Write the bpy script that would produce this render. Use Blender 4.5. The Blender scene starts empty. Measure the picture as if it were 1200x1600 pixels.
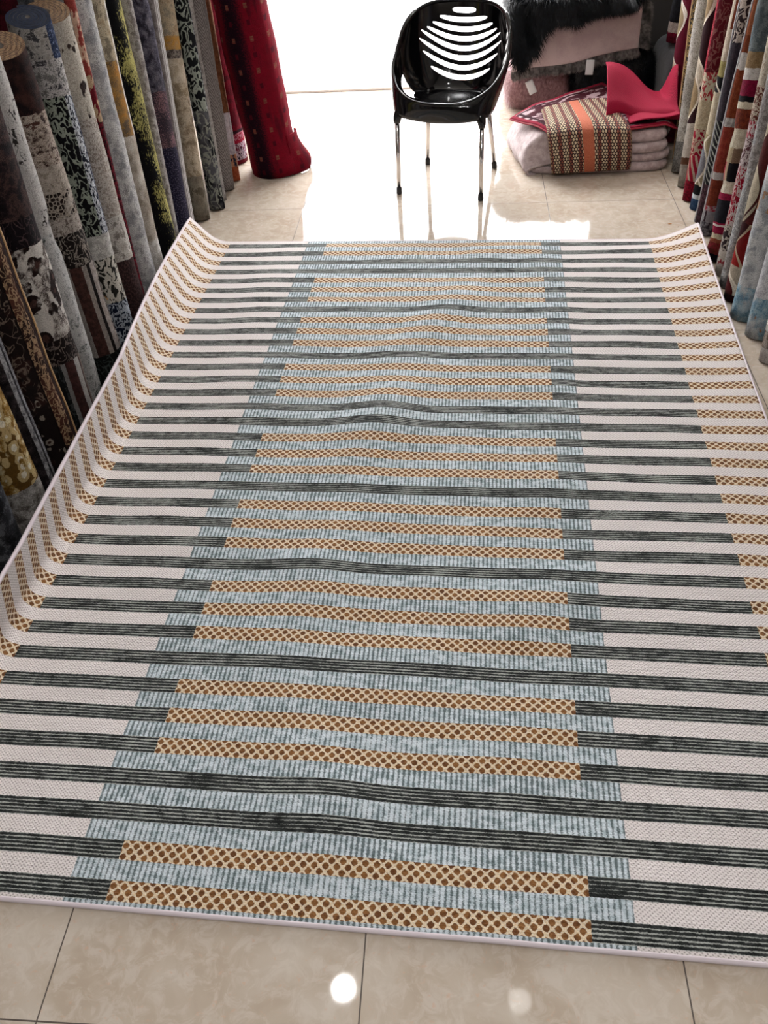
import bpy, bmesh, math, random
from mathutils import Vector, Matrix, noise as mnoise

PI = math.pi
SC = bpy.context.scene
COL = SC.collection
random.seed(7)

# ------------------------------------------------------------------ camera, world, light, exposure
SC.view_settings.view_transform = 'Standard'
SC.view_settings.look = 'None'
SC.view_settings.exposure = 0.34
SC.view_settings.gamma = 1.0
SC.view_settings.use_curve_mapping = False
SC.cycles.max_bounces = 8
SC.cycles.use_denoising = True

CAM_H = 1.7145
cam_data = bpy.data.cameras.new('camera')
cam_data.sensor_fit = 'VERTICAL'
cam_data.sensor_height = 36.0
cam_data.lens = 1309.245 * 36.0 / 1600.0
cam_data.clip_start = 0.05
cam = bpy.data.objects.new('camera', cam_data)
COL.objects.link(cam)
cr, cu, cf = (0.99619, 0.06731, -0.05543), (-0.00546, 0.68258, 0.73079), (-0.08703, 0.72771, -0.68034)
cam.matrix_world = Matrix(((cr[0], cu[0], -cf[0], 0), (cr[1], cu[1], -cf[1], 0), (cr[2], cu[2], -cf[2], CAM_H), (0, 0, 0, 1)))
SC.camera = cam

SKY = 13.0          # overexposed daylight outside the shop door
LAMP_W = 7.0      # full lamp power; the stronger downlights are unseen, added to light the room
# x, y, share of the full power, lens brightness; added lamps from the third on
LAMPS = [(-0.544, 1.387, 0.14, 26), (0.313, 1.374, 0.01, 1.6), (-0.35, -0.35, 1.4, 60), (0.30, -0.35, 1.4, 60), (-0.05, 0.35, 1.0, 60), (-0.05, 2.6, 0.55, 60), (-0.05, 4.0, 0.3, 40)]
CEIL = 2.8

world = bpy.data.worlds.new('world')
SC.world = world
world.use_nodes = True
wn = world.node_tree
wn.nodes['Background'].inputs[0].default_value = (0.99, 0.985, 1.0, 1)
wn.nodes['Background'].inputs[1].default_value = SKY


def lamp_light(x, y, watts):
    d = bpy.data.lights.new('downlight_beam', 'AREA')
    d.shape = 'DISK'
    d.size = 0.11
    d.energy = watts
    d.color = (1.0, 0.985, 0.97)
    o = bpy.data.objects.new('downlight_beam', d)
    COL.objects.link(o)
    return o


# ------------------------------------------------------------------ node helpers
def lin(c):
    if isinstance(c, str):
        c = tuple(int(c[i:i + 2], 16) / 255 for i in (0, 2, 4))
    return tuple((v / 12.92 if v <= 0.04045 else ((v + 0.055) / 1.055) ** 2.4) for v in c[:3]) + (1.0,)


class E:
    """float expression on a node socket"""
    def __init__(s, m, v):
        s.m, s.v = m, v

    def _o(s, op, *a):
        n = s.m.nt.nodes.new('ShaderNodeMath')
        n.operation = op
        for i, x in enumerate((s,) + a):
            s.m.put(n.inputs[i], x)
        return E(s.m, n.outputs[0])

    def __add__(s, o): return s._o('ADD', o)
    def __radd__(s, o): return s._o('ADD', o)
    def __sub__(s, o): return s._o('SUBTRACT', o)
    def __rsub__(s, o): return (s * -1.0) + o
    def __mul__(s, o): return s._o('MULTIPLY', o)
    def __rmul__(s, o): return s._o('MULTIPLY', o)
    def __truediv__(s, o): return s._o('DIVIDE', o)
    def floor(s): return s._o('FLOOR')
    def frac(s): return s._o('FRACT')
    def abs(s): return s._o('ABSOLUTE')
    def sin(s): return s._o('SINE')
    def sqrt(s): return s._o('SQRT')
    def mod(s, o): return s._o('MODULO', o)
    def lt(s, o): return s._o('LESS_THAN', o)
    def gt(s, o): return s._o('GREATER_THAN', o)
    def mx(s, o): return s._o('MAXIMUM', o)
    def mn(s, o): return s._o('MINIMUM', o)
    def eq(s, o, e=0.5): return s._o('COMPARE', o, e)

    def ramp(s, a, b):
        n = s.m.nt.nodes.new('ShaderNodeMapRange')
        n.interpolation_type = 'SMOOTHSTEP'
        s.m.put(n.inputs[0], s)
        n.inputs[1].default_value, n.inputs[2].default_value = a, b
        return E(s.m, n.outputs[0])


class M:
    """one material with a principled shader"""
    def __init__(s, name, rough=0.6, metal=0.0, color=None, **kw):
        s.mat = bpy.data.materials.new(name)
        s.mat.use_nodes = True
        s.nt = s.mat.node_tree
        s.bsdf = s.nt.nodes['Principled BSDF']
        s.bsdf.inputs['Roughness'].default_value = rough
        s.bsdf.inputs['Metallic'].default_value = metal
        for k, v in kw.items():
            s.bsdf.inputs[k.replace('_', ' ')].default_value = v
        if color is not None:
            s.bsdf.inputs['Base Color'].default_value = lin(color)

    def put(s, inp, x):
        if isinstance(x, E):
            s.nt.links.new(x.v, inp)
        elif isinstance(x, (int, float)):
            inp.default_value = x
        elif isinstance(x, (str, tuple, list)):
            inp.default_value = lin(x) if (isinstance(x, str) or len(x) == 3) else x
        else:
            s.nt.links.new(x, inp)

    def uv(s):
        n = s.nt.nodes.new('ShaderNodeUVMap')
        n.uv_map = 'UVMap'
        q = s.nt.nodes.new('ShaderNodeSeparateXYZ')
        s.nt.links.new(n.outputs[0], q.inputs[0])
        return E(s, q.outputs[0]), E(s, q.outputs[1])

    def obj(s):
        n = s.nt.nodes.new('ShaderNodeTexCoord')
        q = s.nt.nodes.new('ShaderNodeSeparateXYZ')
        s.nt.links.new(n.outputs['Object'], q.inputs[0])
        return E(s, q.outputs[0]), E(s, q.outputs[1]), E(s, q.outputs[2])

    def vec(s, x, y, z=0.0):
        n = s.nt.nodes.new('ShaderNodeCombineXYZ')
        for i, v in enumerate((x, y, z)):
            s.put(n.inputs[i], v)
        return n.outputs[0]

    def noise(s, vec, scale, detail=2.0, rough=0.5, dist=0.0):
        n = s.nt.nodes.new('ShaderNodeTexNoise')
        s.nt.links.new(vec, n.inputs['Vector'])
        n.inputs['Scale'].default_value = scale
        n.inputs['Detail'].default_value = detail
        n.inputs['Roughness'].default_value = rough
        n.inputs['Distortion'].default_value = dist
        return E(s, n.outputs[0])

    def voro(s, vec, scale, feature='F1', rnd=1.0):
        n = s.nt.nodes.new('ShaderNodeTexVoronoi')
        n.feature = feature
        s.nt.links.new(vec, n.inputs['Vector'])
        n.inputs['Scale'].default_value = scale
        n.inputs['Randomness'].default_value = rnd
        return E(s, n.outputs['Distance'])

    def mix(s, f, a, b):
        n = s.nt.nodes.new('ShaderNodeMix')
        n.data_type = 'RGBA'
        s.put(n.inputs[0], f)
        s.put(n.inputs[6], a)
        s.put(n.inputs[7], b)
        return n.outputs[2]

    def color(s, sock):
        s.put(s.bsdf.inputs['Base Color'], sock)

    def bump(s, h, strength=0.4, dist=0.004):
        n = s.nt.nodes.new('ShaderNodeBump')
        n.inputs['Strength'].default_value = strength
        n.inputs['Distance'].default_value = dist
        s.put(n.inputs['Height'], h)
        s.nt.links.new(n.outputs[0], s.bsdf.inputs['Normal'])


# ------------------------------------------------------------------ object helpers
def make(name, verts, faces, mat, parent=None, smooth=True, uvs=None, fmats=None):
    me = bpy.data.meshes.new(name)
    me.from_pydata([tuple(v) for v in verts], [], faces)
    for m_ in (mat if isinstance(mat, (list, tuple)) else [mat]):
        me.materials.append(m_)
    if uvs is not None:
        lay = me.uv_layers.new(name='UVMap')
        buf = []
        for p in me.polygons:
            for vi in p.vertices:
                buf.extend(uvs[vi])
        lay.data.foreach_set('uv', buf)
    if fmats is not None:
        me.polygons.foreach_set('material_index', fmats)
    if smooth:
        me.polygons.foreach_set('use_smooth', [True] * len(me.polygons))
    me.update()
    o = bpy.data.objects.new(name, me)
    COL.objects.link(o)
    if parent is not None:
        o.parent = parent
    return o


def tag(o, label=None, cat=None, group=None, kind=None):
    if label: o['label'] = label
    if cat: o['category'] = cat
    if group: o['group'] = group
    if kind: o['kind'] = kind
    return o


def empty(name, loc, rz=0.0):
    o = bpy.data.objects.new(name, None)
    COL.objects.link(o)
    o.location = loc
    o.rotation_euler = (0, 0, rz)
    o.empty_display_size = 0.1
    return o


def box_data(x0, x1, y0, y1, z0, z1):
    v = [(x, y, z) for z in (z0, z1) for y in (y0, y1) for x in (x0, x1)]
    f = [(0, 2, 3, 1), (4, 5, 7, 6), (0, 1, 5, 4), (2, 6, 7, 3), (0, 4, 6, 2), (1, 3, 7, 5)]
    return v, f


def boxes(name, bs, mat, parent=None, bevel=0.0):
    V, F = [], []
    for b in bs:
        v, f = box_data(*b)
        k = len(V)
        V += v
        F += [tuple(i + k for i in q) for q in f]
    o = make(name, V, F, mat, parent, smooth=False)
    if bevel:
        m_ = o.modifiers.new('bevel', 'BEVEL')
        m_.width = bevel
        m_.segments = 2
    return o


def tube_data(path, rad, seg=8, closed=False, ref=(0, 0, 1)):
    V, F = [], []
    n = len(path)
    P = [Vector(p) for p in path]
    ref = Vector(ref)
    for i in range(n):
        a = P[(i - 1) % n] if (closed or i > 0) else P[i]
        b = P[(i + 1) % n] if (closed or i < n - 1) else P[i]
        t = (b - a).normalized()
        up = ref if abs(t.dot(ref)) < 0.95 else Vector((1, 0, 0))
        s = t.cross(up).normalized()
        u = s.cross(t)
        r = rad[i] if isinstance(rad, (list, tuple)) else rad
        for k in range(seg):
            an = 2 * PI * k / seg
            V.append(P[i] + (s * math.cos(an) + u * math.sin(an)) * r)
    m_ = n if closed else n - 1
    for i in range(m_):
        for k in range(seg):
            a, b = i * seg + k, i * seg + (k + 1) % seg
            c, d = ((i + 1) % n) * seg + (k + 1) % seg, ((i + 1) % n) * seg + k
            F.append((a, b, c, d))
    if not closed:
        F.append(tuple(reversed(range(seg))))
        F.append(tuple((n - 1) * seg + k for k in range(seg)))
    return V, F


def tube(name, path, rad, mat, parent=None, seg=8, closed=False, ref=(0, 0, 1)):
    v, f = tube_data(path, rad, seg, closed, ref)
    return make(name, v, f, mat, parent)


def lathe(name, prof, mat, parent=None, seg=24, center=(0, 0, 0)):
    """prof: list of (radius, z)"""
    V, F = [], []
    for r, z in prof:
        for k in range(seg):
            a = 2 * PI * k / seg
            V.append((center[0] + r * math.cos(a), center[1] + r * math.sin(a), center[2] + z))
    for i in range(len(prof) - 1):
        for k in range(seg):
            F.append((i * seg + k, i * seg + (k + 1) % seg, (i + 1) * seg + (k + 1) % seg, (i + 1) * seg + k))
    F.append(tuple(reversed(range(seg))))
    F.append(tuple((len(prof) - 1) * seg + k for k in range(seg)))
    return make(name, V, F, mat, parent)


def interp(x, pts):
    if x <= pts[0][0]: return pts[0][1]
    for (a, va), (b, vb) in zip(pts, pts[1:]):
        if x <= b:
            t = (x - a) / (b - a)
            return va + (vb - va) * t
    return pts[-1][1]


def smooth01(t):
    t = max(0.0, min(1.0, t))
    return t * t * (3 - 2 * t)


# ------------------------------------------------------------------ setting materials
def tile_material():
    m = M('polished_tile', rough=0.05)
    x, y, z = m.obj()
    tx = (x + 0.7733) / 0.6
    tyy = (y - 0.4434) / 0.6
    gx = (tx.frac() - 0.5).abs().gt(0.5 - 0.0024)
    gy = (tyy.frac() - 0.5).abs().gt(0.5 - 0.0024)
    g = gx.mx(gy)
    v = m.vec(x, y, 0.0)
    cell = m.vec(tx.floor() * 3.1, tyy.floor() * 5.7, 0.0)
    n1 = m.noise(v, 5.5, 4.0, 0.6, 0.6).ramp(0.35, 0.68)
    n2 = m.noise(v, 26.0, 4.0, 0.65, 1.0).ramp(0.42, 0.66)
    c = m.mix(n1, 'b7a795', 'c6baab')
    c = m.mix(n2 * 0.6, c, 'd2c8bc')
    n3 = m.noise(v, 60.0, 3.0, 0.6).ramp(0.6, 0.72)
    c = m.mix(n3 * 0.5, c, 'cfaa92')
    cn = m.noise(cell, 1.0, 0.0)
    c = m.mix(cn * 0.10, c, 'a99a86')
    c = m.mix(g, c, '4a3f36')
    m.color(c)
    m.put(m.bsdf.inputs['Roughness'], g * 0.5 + n1 * 0.012 + 0.035)
    m.put(m.bsdf.inputs['IOR'], 1.6)
    return m.mat


def paint(name, col, rough=0.8):
    m = M(name, rough=rough)
    x, y, z = m.obj()
    n = m.noise(m.vec(x, y, z), 3.0, 3.0).ramp(0.3, 0.7)
    c = lin(col)
    m.color(m.mix(n, c, tuple(v * 0.93 for v in c[:3]) + (1,)))
    return m.mat


MAT_TILE = tile_material()
MAT_WALL = paint('wall_paint', '6d6763')
MAT_FRONT = paint('shopfront_paint', '3b3836')
MAT_CEIL = paint('ceiling_paint', 'dedcd8')
MAT_OUT = paint('pavement', 'c9c6c2', 0.9)
MAT_SILL = M('pale_sill_stone', rough=0.3, color='dcd6d2').mat
MAT_DARK = M('black_rubber', rough=0.5, color='141416').mat
MAT_CHROME = M('chrome', rough=0.12, metal=1.0, color='d8d4d2').mat
MAT_WHITE = M('white_label', rough=0.6, color='d8d8da').mat

WL, WR = -1.66, 1.52       # side walls
YB, YF = -2.6, 5.88        # behind the camera, shop front
OX0, OX1, OH = -1.25, 0.95, 2.5


def setting():
    S = lambda o: tag(o, kind='structure')
    S(boxes('floor', [(WL - 0.1, WR + 0.1, YB - 0.1, YF + 0.16, -0.1, 0.0)], MAT_TILE))
    S(boxes('wall_left', [(WL - 0.12, WL, YB, YF + 0.12, 0, CEIL)], MAT_WALL))
    S(boxes('wall_right', [(WR, WR + 0.12, YB, YF + 0.12, 0, CEIL)], MAT_WALL))
    S(boxes('wall_rear', [(WL - 0.12, WR + 0.12, YB - 0.12, YB, 0, CEIL)], MAT_WALL))
    S(boxes('wall_front', [(WL, OX0, YF, YF + 0.12, 0, CEIL), (OX1, WR, YF, YF + 0.12, 0, CEIL), (OX0, OX1, YF, YF + 0.12, OH, CEIL)], MAT_FRONT))
    S(boxes('ceiling', [(WL - 0.12, WR + 0.12, YB - 0.12, YF + 0.12, CEIL, CEIL + 0.1)], MAT_CEIL))
    S(boxes('trim_1', [(OX0 + 0.002, OX1 - 0.002, YF + 0.0, YF + 0.075, 0.0, 0.016)], MAT_SILL, bevel=0.003))
    g = boxes('pavement', [(-8, 8, YF + 0.161, 16, -0.14, -0.03)], MAT_OUT)
    S(g)
    # ragged strip of brown dirt caught behind the sill
    md = M('brown_dirt', rough=0.95)
    x, y, z = md.obj()
    n = md.noise(md.vec(x, y, z), 30, 3)
    md.color(md.mix(n.ramp(0.4, 0.6), (0.36, 0.20, 0.13), (0.42, 0.29, 0.21)))
    V, F = [], []
    N = 160
    for i in range(N + 1):
        xx = -1.08 + (0.9 + 1.08) * i / N
        w = 0.045 + 0.035 * max(0, mnoise.noise(Vector((xx * 14, 1.3, 0))) + 0.35) + 0.022 * mnoise.noise(Vector((xx * 45, 4, 0)))
        w = max(0.004, w * smooth01((xx + 1.0) / 0.25))
        y0 = YF + 0.078
        h = 0.006 + 0.004 * mnoise.noise(Vector((xx * 30, 9, 0)))
        V += [(xx, y0, 0.0005), (xx, y0 + w * 0.3, h), (xx, y0 + w * 0.8, h * 0.8), (xx, min(y0 + w, YF + 0.158), 0.0005)]
    for i in range(N):
        for k in range(3):
            a = i * 4 + k
            F.append((a, a + 4, a + 5, a + 1))
    o = make('dirt_strip', V, F, md.mat)
    tag(o, 'ragged line of orange brown dirt behind the door sill', 'dirt', kind='stuff')


setting()

MAT_LENS = bpy.data.materials.new('lamp_lens')
MAT_LENS.use_nodes = True
_b = MAT_LENS.node_tree.nodes['Principled BSDF']
_b.inputs['Base Color'].default_value = (1, 1, 1, 1)
_b.inputs['Emission Color'].default_value = (1, 0.98, 0.96, 1)

def lens_mat(strength):
    mt = MAT_LENS.copy()
    mt.node_tree.nodes['Principled BSDF'].inputs['Emission Strength'].default_value = strength
    return mt


MAT_RIM = M('lamp_rim', rough=0.3, color='e4e2df').mat


def downlight(x, y, share, lens):
    t = empty('ceiling_downlight', (x, y, CEIL))
    tag(t, 'round recessed white ceiling downlight, one of a set mostly added to light the shop', 'ceiling light', 'recessed ceiling downlights')
    lathe('rim', [(0.075, 0.0), (0.078, -0.004), (0.066, -0.012), (0.056, -0.006)], MAT_RIM, t, 32)
    lathe('lens', [(0.054, -0.0065), (0.054, -0.0075)], lens_mat(lens), t, 32)
    l = lamp_light(x, y, LAMP_W * share)
    l.location = (x, y, CEIL - 0.016)


for lamp_ in LAMPS:
    downlight(*lamp_)

# ------------------------------------------------------------------ the big striped rug
RUG_ROT = -0.03572
X0, X1, Y0, Y1 = -1.415, 0.922, 0.629, 3.650
T = 0.011
PER, TOPC = 0.084, 3.6009
CR, SR = math.cos(RUG_ROT), math.sin(RUG_ROT)


def rug_surface(s, t):
    """s, t: metres along and across the cloth -> top surface point in the rug's own frame"""
    # left edge curls up the rolls, tighter towards the camera
    phi = math.radians(interp(t, [(0.6, 103), (1.45, 103), (1.86, 98), (2.36, 92), (3.02, 68), (3.38, 58), (3.65, 48)]))
    ab = interp(t, [(0.6, 0.085), (1.5, 0.09), (2.4, 0.10), (3.0, 0.12), (3.65, 0.15)])
    x, z = s, 0.0
    fold = -1.185
    if s < fold:
        n = 14
        L = fold - s
        x = fold
        for i in range(n):
            a = (i + 0.5) / n * L
            p = phi * smooth01(a / ab)
            x -= math.cos(p) * L / n
            z += math.sin(p) * L / n
    r0 = 0.66
    if s > r0:
        ang = math.radians(interp(t, [(2.0, 0), (2.6, 3.5), (3.0, 7), (3.4, 15), (3.645, 26)]))
        n = 8
        L = s - r0
        x = r0
        for i in range(n):
            a = (i + 0.5) / n * L
            p = ang * smooth01(a / 0.2)
            x += math.cos(p) * L / n
            z += math.sin(p) * L / n
    # low ridge and wrinkles
    rx = interp(t, [(0.8, -0.30), (0.96, -0.34), (1.36, -0.49), (1.5, -0.46), (2.13, -0.38), (2.32, -0.34), (2.71, -0.28), (3.02, -0.15), (3.5, 0.0)])
    amp = interp(t, [(0.66, 0.0), (0.9, 0.016), (1.1, 0.012), (1.4, 0.014), (1.8, 0.010), (2.2, 0.018), (2.7, 0.022), (3.05, 0.016), (3.4, 0.010), (3.6, 0.001)])
    amp *= 0.75 + 0.45 * math.sin(t * 9.0)
    z += amp * math.exp(-((s - rx) / 0.115) ** 2)
    rx2 = interp(t, [(0.7, 0.05), (2.0, 0.22), (3.0, 0.30), (3.6, 0.2)])
    z += 0.006 * math.exp(-((s - rx2) / 0.09) ** 2) * (0.5 + 0.5 * math.sin(t * 13 + 1))
    edge = smooth01((t - Y0) / 0.15) * smooth01((Y1 - t) / 0.1) * smooth01((X1 - s) / 0.2) * smooth01((s + 1.1) / 0.2)
    z += edge * (0.005 + 0.005 * mnoise.noise(Vector((s * 3.0, t * 5.0, 0.3))) + 0.0035 * mnoise.noise(Vector((s * 4.5, t * 13.0, 2.3))))
    return Vector((x * 0.993, t * 0.993, z + T + 0.001))


def rug_to_room(p):
    return Vector((p.x * CR - p.y * SR, p.x * SR + p.y * CR, p.z))


def rug_material():
    m = M('striped_rug_pile', rough=0.9, Specular_IOR_Level=0.15, Sheen_Weight=0.06, Sheen_Roughness=0.5)
    x, y = m.uv()
    j = m.vec(x, y, 0.0)
    jx = (m.noise(j, 170, 1) - 0.5) * 0.003
    jy = (m.noise(m.vec(x, y, 3.0), 170, 1) - 0.5) * 0.0035
    xx = x + jx
    yy = y + jy
    v = ((TOPC + PER / 2) - yy) / PER
    row = v.floor()
    f = v.frac()
    dark = (f - 0.5).abs().lt(0.25)
    full = None
    for k in (2, 3, 7, 11, 15, 16, 20, 24, 28, 32, 33):
        e = row.eq(float(k), 0.4)
        full = e if full is None else full + e
    GL, GR, KL, KR, BL, BR = -0.736, 0.239, -1.197, 0.708, -0.826, 0.323
    mid = xx.gt(GL) * xx.lt(GR)
    outer = (xx.lt(KL) + xx.gt(KR)).mn(1.0)
    gold = (mid * (1.0 - full) + outer).mn(1.0)
    blue = xx.gt(BL) * xx.lt(BR)
    # fibre noises
    fine = m.noise(m.vec(x, y, 5.0), 420, 2, 0.6)
    med = m.noise(m.vec(x, y * 1.5, 7.0), 38, 3, 0.6)
    big = m.noise(m.vec(x, y * 2.0, 9.0), 6.0, 3, 0.6)
    # dark band: fine ribs lying along the band
    g = (f - 0.25) * 2.0
    rib = ((g * 5.0 + 0.25) * (2 * PI)).sin()
    wear = (med * 0.9 + big * 1.3 - 1.08)
    ribm = (rib * 0.62 + 0.5 + (fine - 0.5) * 0.9 + wear * 1.2).ramp(0.62, 1.18)
    cd = m.mix(med.ramp(0.35, 0.65), '1b1d1d', '343736')
    cdark = m.mix(ribm, cd, 'a9aca6')
    # gold band: net of pale yarn over brown ovals
    yb = (f - 0.25) * PER
    pp = ((xx / 0.0235 + yb / 0.0235).frac() - 0.5).abs()
    qq = ((xx / 0.0235 - yb / 0.0235).frac() - 0.5).abs()
    dd = (pp * pp * pp + qq * qq * qq) * 20.0 + (fine - 0.5) * 0.9
    oval = dd.ramp(1.4, 0.85)
    cb = m.mix(med.ramp(0.38, 0.62), '664024', '8a5f36')
    cnet = m.mix(fine.ramp(0.35, 0.65), 'd9bc92', 'e0d6c4')
    cgold = m.mix(oval, cnet, cb)
    # light band, outer: white twill
    tw = ((x * 1.0 + y * 1.15) * (2 * PI / 0.0085)).sin()
    tw2 = ((x * 1.0 - y * 1.15) * (2 * PI / 0.0105)).sin()
    twm = (tw * 0.42 + tw2 * 0.42 + (fine - 0.5) * 1.2).ramp(0.0, 0.7)
    cwhite = m.mix(twm, 'e9e1df', 'b2a9a5')
    # light band, centre: pale blue with short grey-green ticks
    tk = (xx * (2 * PI / 0.0118)).sin()
    fl = (v + 0.5).frac()
    tku = ((fl - 0.5).abs() * 4.0)
    tkm = (tk * 0.85 + (fine - 0.5) * 3.4 + (med - 0.5) * 2.4 + (big - 0.5) * 1.6).ramp(-0.25, 0.85)
    cbl = m.mix(med.ramp(0.4, 0.62), 'd2dbe1', 'b3c1c7')
    cblue = m.mix(tkm * 0.88, cbl, '4d5a5b')
    clight = m.mix(blue, cwhite, cblue)
    c = m.mix(dark, clight, m.mix(gold, cdark, cgold))
    m.color(c)
    h = ribm * 0.5 + fine * 0.5 + twm * -0.3 - oval * 0.3
    m.bump(h, 0.6, 0.004)
    return m.mat


MAT_RUG = rug_material()
MAT_RUGBACK = M('rug_backing', rough=0.95, color='b8aca4').mat
MAT_CORD = M('pale_rug_binding', rough=0.7, color='d9cdd2').mat


def big_rug():
    nx, ny = 190, 300
    V, U, F, fm = [], [], [], []
    ss = [X0 + (X1 - X0) * i / nx for i in range(nx + 1)]
    ss = sorted(set(ss + [X0 + 0.006 * k for k in range(1, 40)]))
    nx = len(ss) - 1
    for jj in range(ny + 1):
        t = Y0 + (Y1 - Y0) * jj / ny
        for s in ss:
            V.append(rug_surface(s, t))
            U.append((s, t))
    W = nx + 1
    for jj in range(ny):
        for i in range(nx):
            a = jj * W + i
            F.append((a, a + 1, a + W + 1, a + W))
            fm.append(0)
    # thickness: offset along the normal
    nrm = [Vector((0, 0, 0)) for _ in V]
    for q in F:
        n = (V[q[1]] - V[q[0]]).cross(V[q[3]] - V[q[0]])
        for k in q:
            nrm[k] += n
    k0 = len(V)
    base = list(V)
    for i, p in enumerate(base):
        V.append(p - nrm[i].normalized() * T)
        U.append(U[i])
    for q in F[:]:
        F.append(tuple(k0 + i for i in reversed(q)))
        fm.append(1)
    ring = [i for i in range(W)] + [jj * W + nx for jj in range(1, ny + 1)] + [ny * W + i for i in range(nx - 1, -1, -1)] + [jj * W for jj in range(ny - 1, 0, -1)]
    for i in range(len(ring)):
        a, b = ring[i], ring[(i + 1) % len(ring)]
        F.append((b, a, a + k0, b + k0))
        fm.append(1)
    o = make('area_rug', V, F, [MAT_RUG, MAT_RUGBACK], uvs=U, fmats=fm)
    tag(o, 'large striped rug in grey, gold, pale blue and white spread over the floor', 'rug')
    path = [base[i] - nrm[i].normalized() * T * 0.45 for i in ring]
    tube('binding', path, 0.0062, MAT_CORD, o, 8, closed=True)
    o.rotation_euler = (0, 0, RUG_ROT)
    return o


big_rug()

# ------------------------------------------------------------------ pattern language for the rolled rugs
# every pattern is a function (m, U, V, seed) -> colour; U metres round the roll, V metres up its length
def solid(c, c2=None, sc=60):
    def f(m, U, V, s):
        n = m.noise(m.vec(U, V, s), sc, 2)
        return m.mix(n.ramp(0.35, 0.65), c, c2 or c)
    return f


def mottle(cols, scale=18.0, stretch=1.0, fine=0.35):
    def f(m, U, V, s):
        n = m.noise(m.vec(U, V * stretch, s), scale, 5, 0.65, 0.3)
        g = m.noise(m.vec(U, V, s + 4), 300, 2, 0.6)
        n = n + (g - 0.5) * fine
        out = cols[0]
        k = len(cols)
        for i in range(1, k):
            p = 0.39 + 0.22 * (i - 0.5) / (k - 1) * 1.0
            out = m.mix(n.ramp(p - 0.03, p + 0.03), out, cols[i])
        return out
    return f


def speck(bg, fg, scale=120.0, thr=0.5, big=0.0, soft=0.03):
    def f(m, U, V, s):
        n = m.noise(m.vec(U, V, s), scale, 3, 0.7)
        if big:
            n = n + (m.noise(m.vec(U, V, s + 2), 14, 3) - 0.5) * big
        return m.mix(n.ramp(thr - soft, thr + soft), bg, fg)
    return f


def squig(bg, line, scale=22.0, w=0.035, bg2=None, det=1.5):
    def f(m, U, V, s):
        n = m.noise(m.vec(U, V * 0.8, s), scale, det, 0.5, 0.8)
        q = m.noise(m.vec(U, V, s + 1), 200, 2)
        d = (n - 0.5).abs() + (q - 0.5) * 0.03
        base = bg if bg2 is None else m.mix(m.noise(m.vec(U, V, s + 6), 9, 2).ramp(0.45, 0.55), bg, bg2)
        return m.mix(d.ramp(w + 0.012, w - 0.008), base, line)
    return f


def floral(bg, petal, heart, scale=22.0, r=0.42, ringw=None):
    def f(m, U, V, s):
        w = m.noise(m.vec(U, V, s), 60, 2)
        d = m.voro(m.vec(U, V * 0.9, s), scale) + (w - 0.5) * 0.35
        c = m.mix(d.ramp(r, r - 0.05), bg, petal)
        return m.mix(d.ramp(r * 0.55, r * 0.45), c, heart)
    return f


def net(bg, line, scale=60.0, w=0.10):
    def f(m, U, V, s):
        d = m.voro(m.vec(U, V, s), scale, 'DISTANCE_TO_EDGE', 0.6)
        return m.mix(d.ramp(w + 0.02, w - 0.05), bg, line)
    return f


def zebra(bg, line, per=0.03, w=0.3, tilt=0.8):
    def f(m, U, V, s):
        n = m.noise(m.vec(U, V, s), 20, 2)
        q = ((V + U * tilt + (n - 0.5) * 0.03) * (2 * PI / per)).sin()
        return m.mix((q + (n - 0.5)).ramp(1 - 2 * w, 1 - 2 * w + 0.25), bg, line)
    return f


def chevron(bg, line, per=0.016, cell=0.05):
    def f(m, U, V, s):
        k = ((U / cell).frac() - 0.5).abs() * cell
        n = m.noise(m.vec(U, V, s), 90, 2)
        q = ((V + k * 1.3) * (2 * PI / per)).sin() + (n - 0.5) * 1.6
        return m.mix(q.ramp(0.0, 0.6), bg, line)
    return f


def arcs(bg, a, b, per=0.22, line='e6dccb'):
    """large overlapping ovals running up the roll"""
    def f(m, U, V, s):
        q1 = ((V + s * 0.1) * (2 * PI / per)).sin() * 0.05
        d1 = U - q1
        q2 = ((V + per * 0.45 + s * 0.1) * (2 * PI / (per * 1.3))).sin() * 0.06
        d2 = U - q2 - 0.02
        c = m.mix(d1.gt(0.012), bg, a)
        c = m.mix((d1 - 0.006).abs().lt(0.007), c, line)
        c = m.mix(d2.lt(-0.035), c, b)
        return m.mix((d2 + 0.03).abs().lt(0.006), c, line)
    return f


def ustripes(segs, last):
    """segs: (u limit, pattern), seams run up the roll"""
    def f(m, U, V, s):
        w = (m.noise(m.vec(U, V, s), 90, 2) - 0.5) * 0.006
        out = last(m, U, V, s) if callable(last) else last
        for lim, p in reversed(segs):
            c = p(m, U, V, s) if callable(p) else p
            out = m.mix((U + w).lt(lim), out, c)
        return out
    return f


def bands(segs, last, wob=0.012):
    """segs: (height limit, pattern) from the foot of the roll upwards"""
    def f(m, U, V, s):
        w = (m.noise(m.vec(U, V, s), 40, 3) - 0.5) * wob
        out = last(m, U, V, s) if callable(last) else last
        for lim, p in reversed(segs):
            c = p(m, U, V, s) if callable(p) else p
            out = m.mix((V + w).lt(lim), out, c)
        return out
    return f


def over(base, top, scale=9.0, thr=0.55, soft=0.02):
    """second pattern in large patches over the first"""
    def f(m, U, V, s):
        n = m.noise(m.vec(U, V * 0.7, s + 11), scale, 3, 0.6)
        return m.mix(n.ramp(thr - soft, thr + soft), base(m, U, V, s), top(m, U, V, s))
    return f


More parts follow.
